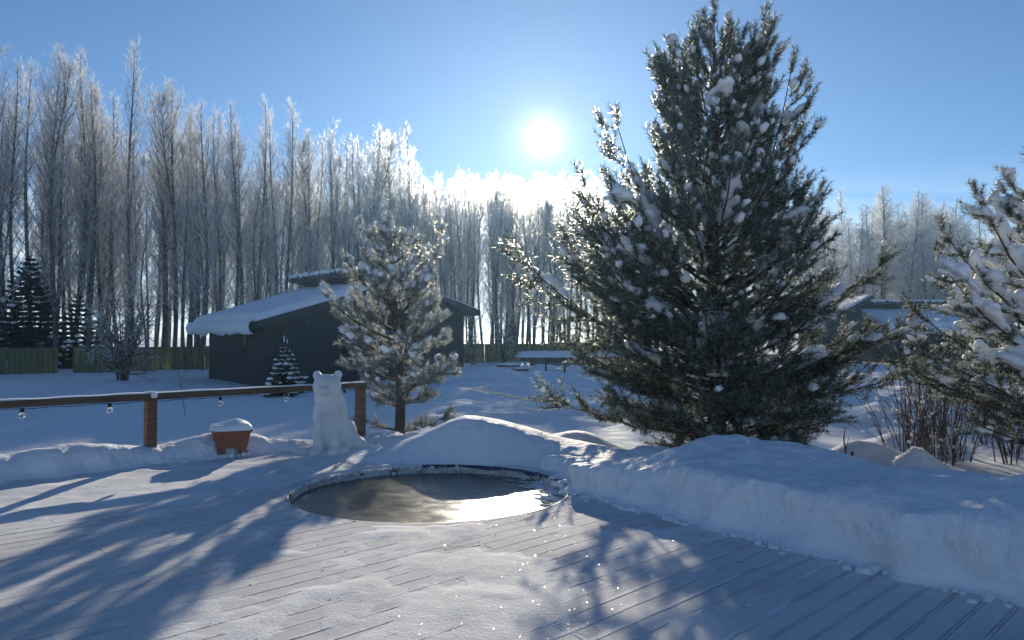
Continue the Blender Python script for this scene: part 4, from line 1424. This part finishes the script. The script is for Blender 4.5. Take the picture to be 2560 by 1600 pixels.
# the big pine, right of the middle
GB = -0.35
zb = lambda y: 7.203 - 0.00687 * y - GB            # height above its foot for a height in the picture
mp = 0.00687
left = [(0.0, 0.7), (zb(1060), .9), (zb(1000), 1.4), (zb(940), 1.75), (zb(850), 2.15), (zb(780), 2.3), (zb(700), 2.35), (zb(620), 2.3), (zb(560), 2.3), (zb(500), 2.3), (zb(450), 1.6), (zb(400), 1.15), (zb(330), .85), (zb(280), .75), (zb(220), .85), (zb(150), .85), (zb(100), .68), (zb(50), .38), (zb(0), .1)]
right = [(0.0, 1.2), (zb(1060), 1.4), (zb(1000), 1.75), (zb(940), 1.95), (zb(880), 2.4), (zb(820), 2.35), (zb(760), 1.7), (zb(700), 1.8), (zb(640), 1.9), (zb(580), 1.5), (zb(500), 1.66), (zb(430), 1.52), (zb(330), 1.0), (zb(260), .85), (zb(210), .72), (zb(150), .78), (zb(100), .88), (zb(50), .5), (zb(0), .1)]
X0 = 3.30
ext = [(1.6, ((1225 - 1690) * mp, -0.3, zb(610)), .8), (2.6, ((1465 - 1690) * mp, 0.2, zb(290)), 1.1), (2.5, ((1380 - 1690) * mp, -.3, zb(450)), .9), (0.5, ((1305 - 1690) * mp, -.8, zb(935)), .55), (2.0, ((2050 - 1690) * mp, -.4, zb(635)), .6),
       (3.0, ((1862 - 1690) * mp, -.2, zb(180)), .9), (3.6, ((1815 - 1690) * mp, 0.1, zb(60)), .5), (1.2, ((2060 - 1690) * mp, -.8, zb(775)), .7), (.9, ((2075 - 1690) * mp, -.9, zb(875)), .7), (3.3, ((1940 - 1690) * mp, 0.2, zb(470)), .6), (3.2, ((1870 - 1690) * mp, 0.2, zb(300)), .6),
       (2.0, ((1345 - 1690) * mp, 0.4, zb(560)), .8), (4.6, ((1560 - 1690) * mp, 0, zb(165)), .5), (1.0, ((1340 - 1690) * mp, 0.2, zb(800)), .8)]
big = pine('big_pine', (X0, 12.5, GB), 'tall bushy pine loaded with snow, its top touching the frame edge', 7.22, left, right, np.random.default_rng(21),
           whorl=0.30, per=8, K=84, frost=0.30, trunk_r=0.15, extra=ext, snow_tip=0.15, snow_big=0.08, shoot_L=0.32, shoot_r=0.082, zmin=0.35, density=0.80, hi_angle=1.25, girth=0.95, boughs=0.75)
# the small pine between the bear and the pool heap
GS = -0.30
zs = lambda y: 8.557 - 0.00858 * y - GS
ms = 0.00858
left = [(0, .3), (zs(985), .5), (zs(930), .95), (zs(880), 1.1), (zs(850), 1.25), (zs(800), 1.55), (zs(760), 1.3), (zs(700), 1.35), (zs(640), 1.25), (zs(600), .80), (zs(560), .75), (zs(530), .35)]
right = [(0, .5), (zs(985), .5), (zs(930), .55), (zs(880), 1.35), (zs(850), 1.3), (zs(800), 1.2), (zs(760), 1.05), (zs(700), .85), (zs(640), .95), (zs(600), .85), (zs(570), .75), (zs(530), .1)]
ext = [(.15, (-.55, -.35, .35), .7), (.12, (0.9, -.1, .42), .6), (.15, (0.45, -.4, .30), .7), (2.4, (.75, 0, zs(555)), .6), (2.8, (-.80, .1, zs(540)), .5)]
small = pine('small_pine', (-2.27, 15.6, GS), 'young pine with rime white needles standing in front of the cabin', 4.28, left, right, np.random.default_rng(22),
             whorl=0.31, per=5, K=62, frost=0.80, ragged=0.5, trunk_r=0.10, extra=ext, snow_tip=0.40, snow_big=0.07, big_scale=0.75, shoot_L=0.20, shoot_r=0.090, zmin=0.85, lean=(-0.2, 0), density=0.95)
# the pine at the right edge of the frame
zr_ = lambda y: 6.55 - 0.00605 * y + 0.35
pr_ = [(0, 1.3), (zr_(1000), 2.2), (zr_(930), 2.6), (zr_(860), 2.8), (zr_(800), 2.6), (zr_(740), 2.5), (zr_(640), 2.25), (zr_(550), 2.1), (zr_(480), 1.75), (zr_(420), 1.15), (zr_(380), .8), (4.9, .5), (5.5, .15)]
ext = [(1.7, ((2225 - 2600) * .00605, 0, zr_(545)), .5), (2.0, ((2290 - 2600) * .00605, -.2, zr_(475)), .5), (1.4, ((2200 - 2600) * .00605, -.3, zr_(640)), .6), (1.2, ((2175 - 2600) * .00605, .1, zr_(740)), .6), (.9, ((2150 - 2600) * .00605, -.3, zr_(820)), .6), (.7, ((2130 - 2600) * .00605, 0, zr_(860)), .6), (2.6, ((2395 - 2600) * .00605, -.4, zr_(415)), .6)]
rp = pine('snowy_pine', (8.45, 11.0, -0.35), 'snow laden pine cut off by the right edge of the frame', 5.5, pr_, pr_, np.random.default_rng(23),
          whorl=0.42, per=6, K=60, frost=0.35, trunk_r=0.12, extra=ext, snow_tip=0.20, snow_big=0.36, big_scale=1.2, shoot_L=0.24, shoot_r=0.085, zmin=0.9, density=0.62, droop=0.12, boughs=0.95, girth=0.88)

# ------------------------------------------------------------------ spruces
def spruce(name, loc, label, H, Rb, rng, nw, per, snow, group=None, two=False):
    root = empty(name, loc); tag(root, label, 'spruce', group)
    tk, br, nd, sn = MB(), MB(), MB(), MB()
    tk.tube([(0, 0, -0.4), (0, 0, H * .5), (0, 0, H)], [0.03 * H * .5, 0.02 * H * .4, 0.008], 7)
    A, Bv, Cv = [], [], []
    up = np.array((0, 0, 1.0))
    for w in range(nw):
        f = (w + 0.5) / nw
        z0 = H * (0.06 + 0.84 * f)
        r = Rb * (1 - f) ** 0.85 * 1.0 + 0.05 * Rb
        a0 = rng.uniform(0, 6.28)
        for k in range(per):
            a = a0 + k * 6.283 / per + rng.normal(0, .2)
            L = r * rng.uniform(.75, 1.1)
            o = np.array((math.cos(a), math.sin(a), 0)); sd = np.cross(up, o)
            t = np.linspace(0, 1, 6)[:, None]
            pts = np.array((0, 0, z0)) + o * L * t + up * L * ((-0.42 + 0.5 * f) * t + 0.20 * t ** 2)
            br.tube(pts, 0.010 * H / 3 * (1 - t[:, 0]) + .003, 4)
            n = max(14, int(L * 80 / max(.6, H / 4)))
            g = rng.uniform(0.1, 1.0, n)
            q = np.stack([np.interp(g, t[:, 0], pts[:, c]) for c in range(3)], -1)
            s_ = rng.choice([-1, 1], n)[:, None]
            l2 = (L * 0.42 * (1.1 - g) + 0.05 * H / 3)[:, None]
            e = q + (o * 0.7 + sd * s_ * rng.uniform(.3, 1, (n, 1)) - up * rng.uniform(0.05, 0.4, (n, 1))) * l2
            wd = 0.022 * H / 3
            for rep in range(3):
                pv = norm(np.cross(e - q, rng.normal(0, 1, e.shape))) * wd * rng.uniform(.7, 1.3, (n, 1))
                m_ = q + (e - q) * 0.4
                nd.tris(q, m_ + pv, e, m=0); nd.tris(q, m_ - pv, e, m=0)
            if rng.uniform() < snow:
                for rep_ in range(rng.integers(1, 4)):
                    V, F = lump(ICO1, rng, .38)
                    c = pts[2 + rng.integers(0, 4)] + sd * L * rng.normal(0, .12) - up * abs(rng.normal(0, .01))
                    Vv = V[:, :1] * o * L * rng.uniform(.10, .24) + V[:, 1:2] * sd * L * rng.uniform(.08, .17) + V[:, 2:] * up * (0.028 * H / 2.3 + 0.03 * L) * rng.uniform(.6, 1.3)
                    sn.add(Vv + c + up * 0.02, T=F)
    if two:
        for dx_, h in ((0.0, 0.32), (0.16, 0.22)):
            br.tube([(dx_ * .2, 0, H * .93), (dx_, 0, H * .93 + h)], [0.02, 0.008], 5)
            V, F = lump(ICO1, rng, .2); sn.add(V * np.array((.03, .03, h * .45)) + np.array((dx_ * .7, 0, H * .93 + h * .6)), T=F)
    tk.build('trunk', M['pine_bark'], root, smooth=True); br.build('branches', M['pine_bark'], root, smooth=True)
    o = nd.build('needles', M['spruce'], root); tag(o, kind='stuff')
    o = sn.build('snow_tips', M['tree_snow'], root, smooth=True); tag(o, kind='stuff')
    return root
spruce('young_spruce', (-7.9, 26.7, -0.42), 'little spruce with snow on every tier, in front of the cabin wall', 2.0, 0.95, np.random.default_rng(31), 12, 9, 0.75, two=True)
rs = np.random.default_rng(32)
spruce('dark_spruce', (-32.6, 52.0, -0.5), 'tallest dark spruce behind the fence at the far left', 8.4, 3.0, rs, 22, 10, 0.30)
spruce('dark_spruce', (-36.5, 51.5, -0.5), 'leftmost dark spruce behind the fence, cut by the frame edge', 6.4, 2.6, rs, 18, 10, 0.3)
spruce('dark_spruce', (-29.6, 52.5, -0.5), 'shorter dark spruce behind the fence, nearest the fence gap', 5.6, 2.2, rs, 16, 10, 0.35)

# ------------------------------------------------------------------ bare shrubs
def shrub(name, loc, label, H, spread, rng, stems, frost, thick=0.02, levels=(5, 5), group=None, snow=0, cat='shrub', tight=False):
    root = empty(name, loc); tag(root, label, cat, group)
    st, tw, sn = MB(), MB(), MB()
    TA, TD, TL = [], [], []
    for k in range(stems):
        a = rng.uniform(0, 6.28)
        tip = np.array((math.cos(a) * spread * rng.uniform(.25, 1), math.sin(a) * spread * rng.uniform(.25, 1), H * rng.uniform(.6, 1)))
        b0 = np.array((math.cos(a), math.sin(a), 0)) * (0.12 if tight else 0.3) * spread * rng.uniform(0, 1) + np.array((0, 0, -.3))
        t = np.linspace(0, 1, 7)[:, None]
        pts = b0 + (tip - b0) * np.concatenate([t ** 1.5, t ** 1.5, t], 1) + rng.normal(0, .03 * H / 2, (7, 3)) * t
        st.tube(pts, thick * rng.uniform(.6, 1.1) * (1 - t[:, 0] * .8) + .002, 5)
        for j in range(levels[0]):
            g = rng.uniform(.2, .95)
            q = np.array([np.interp(g, t[:, 0], pts[:, c]) for c in range(3)])
            d = norm(norm(tip - b0) * .9 + rng.normal(0, .6, 3))
            l = H * .32 * (1.1 - g) + .12 * H
            e = q + d * l
            st.tube([q, (q + e) / 2 + rng.normal(0, .02, 3), e], [thick * .4, thick * .28, .002], 4)
            for w in range(levels[1]):
                h = rng.uniform(.15, 1)
                TA.append(q + (e - q) * h); TD.append(norm(d + rng.normal(0, .8, 3))); TL.append(rng.uniform(.05, .13) * H)
            if snow and rng.uniform() < snow:
                V, F = lump(ICO1, rng, .3)
                sn.add(V * rng.uniform(.015, .04) * np.array((1.3, 1.3, .9)) + q + (e - q) * rng.uniform(.3, 1), T=F)
    A = np.array(TA); D_ = np.array(TD); L_ = np.array(TL)[:, None]
    sd = norm(np.cross(D_, rng.normal(0, 1, D_.shape))) * (thick * .22)
    fr = rng.uniform(0, 1, len(A)) < frost
    for msk, m in ((~fr, 0), (fr, 1)):
        tw.tris((A - sd)[msk], (A + sd)[msk], (A + D_ * L_)[msk], m=m)
    st.build('stems', M['stem'], root, smooth=True)
    if len(A):
        o = tw.build('twigs', [M['stem'], M['frost']], root); tag(o, kind='stuff')
    if snow:
        o = sn.build('snow_tips', M['tree_snow'], root, smooth=True); tag(o, kind='stuff')
    return root
shrub('bare_bush', (-17.4, 34.5, -0.42), 'frosted bare bush with dark clustered stems standing in the left snow field', 4.2, 1.7, np.random.default_rng(41), 16, .75, .05, (13, 16), tight=True, snow=.15)
shrub('bare_bush', (-0.6, 55, -0.45), 'frosted bare bush beside the olive fence, left of the long shed', 3.9, 1.5, np.random.default_rng(42), 9, .85, .045, (10, 10), tight=True)
shrub('bare_bush', (-2.9, 58, -0.45), 'thin pale bush close to the right end of the cabin', 3.2, 1.3, np.random.default_rng(43), 7, .85, .04, (8, 10), tight=True)
rg = np.random.default_rng(44)
th_spots = [(6.6, 12.9, 1.7, .9), (7.4, 13.6, 2.3, 1.0), (7.6, 13.2, 1.5, .75), (7.0, 12.6, 1.2, .6), (8.3, 12.9, 1.7, .8), (8.9, 13.6, 1.9, .9), (9.6, 13.0, 1.6, .8), (8.0, 14.4, 2.2, .9), (9.2, 15.0, 2.3, .9), (10.3, 14.2, 2.0, 1.0), (7.3, 14.0, 1.4, .7)]
for k, (x, y, h, sp) in enumerate(th_spots):
    shrub('thicket_bush', (x, y, float(ground_z(x, y))), ['leftmost low splayed', 'tall thin left', 'low stubby', 'shortest', 'mid height near', 'tall near central', 'low right', 'tall far', 'tallest far', 'rightmost wide', 'short far left'][k] + ' bare dark stemmed bush of the thicket by the right pine', h * 1.12, sp * 1.15, rg, 13, .25, .010, (5, 5), 'thicket bushes by the right pine', snow=.25)
# sapling twig in the left field
sp_ = empty('sapling', (-9.0, 21.0, float(ground_z(-9.0, 21.0))))
tag(sp_, 'lone thin leafless sapling leaning in the left snow field', 'sapling')
mb = MB()
mb.tube([(0.12, 0, -0.2), (0.06, 0, .35), (-.03, 0, .9), (-.16, 0, 1.45)], [.010, .009, .007, .003], 5)
for z_, d_ in ((.5, .16), (.75, -.14), (.95, .12)):
    mb.tube([(0.03 - z_ * .05, 0, z_), (0.03 - z_ * .05 + d_, .02, z_ + .28)], [.005, .002], 4)
mb.build('stem', M['stem'], sp_)

# ------------------------------------------------------------------ yard things beyond the pool
gx_, gy_ = 2.15, 38.2
g0 = float(ground_z(gx_, gy_))
gr = empty('grill', (gx_, gy_, g0), R(4))
tag(gr, 'dark steel charcoal grill on four thin legs in the snowy yard', 'grill')
mb = MB()
mb.box((-.52, -.2, .68), (.52, .2, .70)); mb.box((-.52, -.2, .70), (.52, -.185, .90)); mb.box((-.52, .185, .70), (.52, .2, .90)); mb.box((-.52, -.185, .70), (-.505, .185, .90)); mb.box((.505, -.185, .70), (.52, .185, .90))
mb.build('firebox', M['steel'], gr)
for x in (-.47, .47):
    for y in (-.17, .17):
        mb = MB(); mb.box((x - .025, y - .025, -.3), (x + .025, y + .025, .68)); mb.build('leg', M['steel'], gr)
mb = MB(); V, F = lump(ICO2, np.random.default_rng(3), .25); mb.add(V * np.array((.45, .17, .05)) + np.array((-.02, 0, .87)), T=F); mb.build('snow_cap', M['tree_snow'], gr, smooth=True)
sh = empty('long_box', (1.4, 53.0, -0.42), R(6))
tag(sh, 'long low plank box with thick snow on its lid, behind the grill', 'box')
for z_ in (0.0, .24, .48):
    mb = MB(); mb.box((0, 0, z_ - (.3 if z_ == 0 else 0)), (9.5, .05, z_ + .23)); mb.build('plank', M['galv'], sh)
mb = MB(); mb.box((0.0, .052, -.3), (.05, 1.4, .70)); mb.build('end_panel', M['galv'], sh)
mb = MB(); mb.box((-.9, -.25, .715), (9.7, 1.6, .76)); mb.build('lid', M['galv'], sh)
mb = MB()
xs = np.linspace(-1.1, 9.8, 70); ys = np.linspace(-.35, 1.7, 20)
XX, YY = np.meshgrid(xs, ys)
e = np.minimum(np.minimum((XX + 1.1) / .7, (9.8 - XX) / .4), np.minimum((YY + .35) / .3, (1.7 - YY) / .3))
mb.add(np.stack([XX, YY, .70 + .42 * (1 - (1 - np.clip(e, 0, 1)) ** 2.4) * (1 + .1 * fbm(XX, YY, 3, 2))], -1), Q=grid_faces(70, 20))
mb.build('snow_cap', M['roof_snow'], sh, smooth=True)
for k, (px, py, D, w, a, lb) in enumerate([(508, 373, 42, 1.3, 10, 'long dark plank poking out of the snow heaps beside the path'), (520, 376.5, 40, .9, -8, 'short dark plank end jutting from the nearer snow heap')]):
    p = P(px, py, D)
    o = empty('loose_plank', (p[0], p[1], float(ground_z(p[0], p[1])) + .16), R(a)); tag(o, lb, 'plank')
    mb = MB(); mb.box((-w / 2, -.12, -.05), (w / 2, .12, .05)); mb.build('board', M['plank_wood'], o)
    mb = MB(); V, F = lump(ICO2, np.random.default_rng(k), .2); mb.add(V * np.array((w * .45, .14, .09)) + np.array((0, 0, .08)), T=F); mb.build('snow_cap', M['tree_snow'], o, smooth=True)

# rope and fairy lights strung between the two pines
def sag(p, q, s, n=40):
    t = np.linspace(0, 1, n)[:, None]
    return p + (q - p) * t - np.array((0, 0, 1.0)) * s * 4 * t * (1 - t)
pA, pB = P(474, 388, 15.2), P(566, 404, 12.6)
mb = MB(); mb.tube(sag(pA, pB, 0.03), 0.011, 5)
o = mb.build('rope', M['rope'], smooth=True); tag(o, 'taut yellow rope stretched between the small pine and the big pine', 'rope')
fl = empty('fairy_lights', (0, 0, 0)); tag(fl, 'thin sagging string of unlit fairy lights under the yellow rope', 'fairy lights')
pts = sag(P(500, 394, 14.4), P(566, 407, 12.6), 0.14)
mb = MB(); mb.tube(pts, 0.006, 4); mb.build('cable', M['wire'], fl)
mb = MB()
for i in range(2, 40, 2):
    V, F = ICO1; mb.add(V * np.array((.007, .007, .016)) + pts[i] - np.array((0, 0, .02)), T=F)
o = mb.build('lamps', M['rope_light'], fl); tag(o, kind='stuff')
fw = sag(P(478, 390, 15.0), P(462, 418, 14.6), 0.0)
mb = MB(); mb.tube(fw + np.array((0.10, 0, 0)) * (np.linspace(0, 1, 40) * (1 - np.linspace(0, 1, 40)) * 2)[:, None], 0.006, 4); mb.build('hanging_cable', M['wire'], fl)

# stake and dead twig at the back of the right bank
p = P(851, 452, 10.4)
st_ = empty('stake', (p[0], p[1], p[2] - .35)); tag(st_, 'short dark stake standing in the snow beyond the right bank', 'stake')
mb = MB(); mb.tube([(0, 0, -.2), (0, 0, .36)], [.020, .018], 8, cap=True); mb.build('shaft', M['stem'], st_)
p = P(845, 450, 10.6)
tw_ = empty('dead_twig', (p[0], p[1], p[2] - .3)); tag(tw_, 'crooked dead twig standing beside the short stake', 'twig')
mb = MB(); mb.tube([(0, 0, -.2), (0.0, 0, .25), (-.03, 0, .45), (-.01, 0, .62)], [.018, .014, .010, .005], 5)
mb.tube([(-.005, 0, .3), (.05, .02, .48)], [.008, .003], 4); mb.build('stem', M['stem'], tw_)

# ------------------------------------------------------------------ frosty air
mh, th_, bh = mat('frosty_air')
th_.nodes.remove(bh)
pv = N(th_, 'ShaderNodeVolumePrincipled')
pv.inputs['Color'].default_value = (0.36, 0.66, 1.0, 1)
pv.inputs['Density'].default_value = 0.0006
pv.inputs['Anisotropy'].default_value = 0.65
th_.links.new(pv.outputs[0], th_.nodes['Material Output'].inputs['Volume'])
mb = MB(); mb.box((-300, -60, -3.5), (300, 420, 27))
hz_ = mb.build('haze', mh); tag(hz_, 'thin frosty air over the yard and forest', kind='stuff')
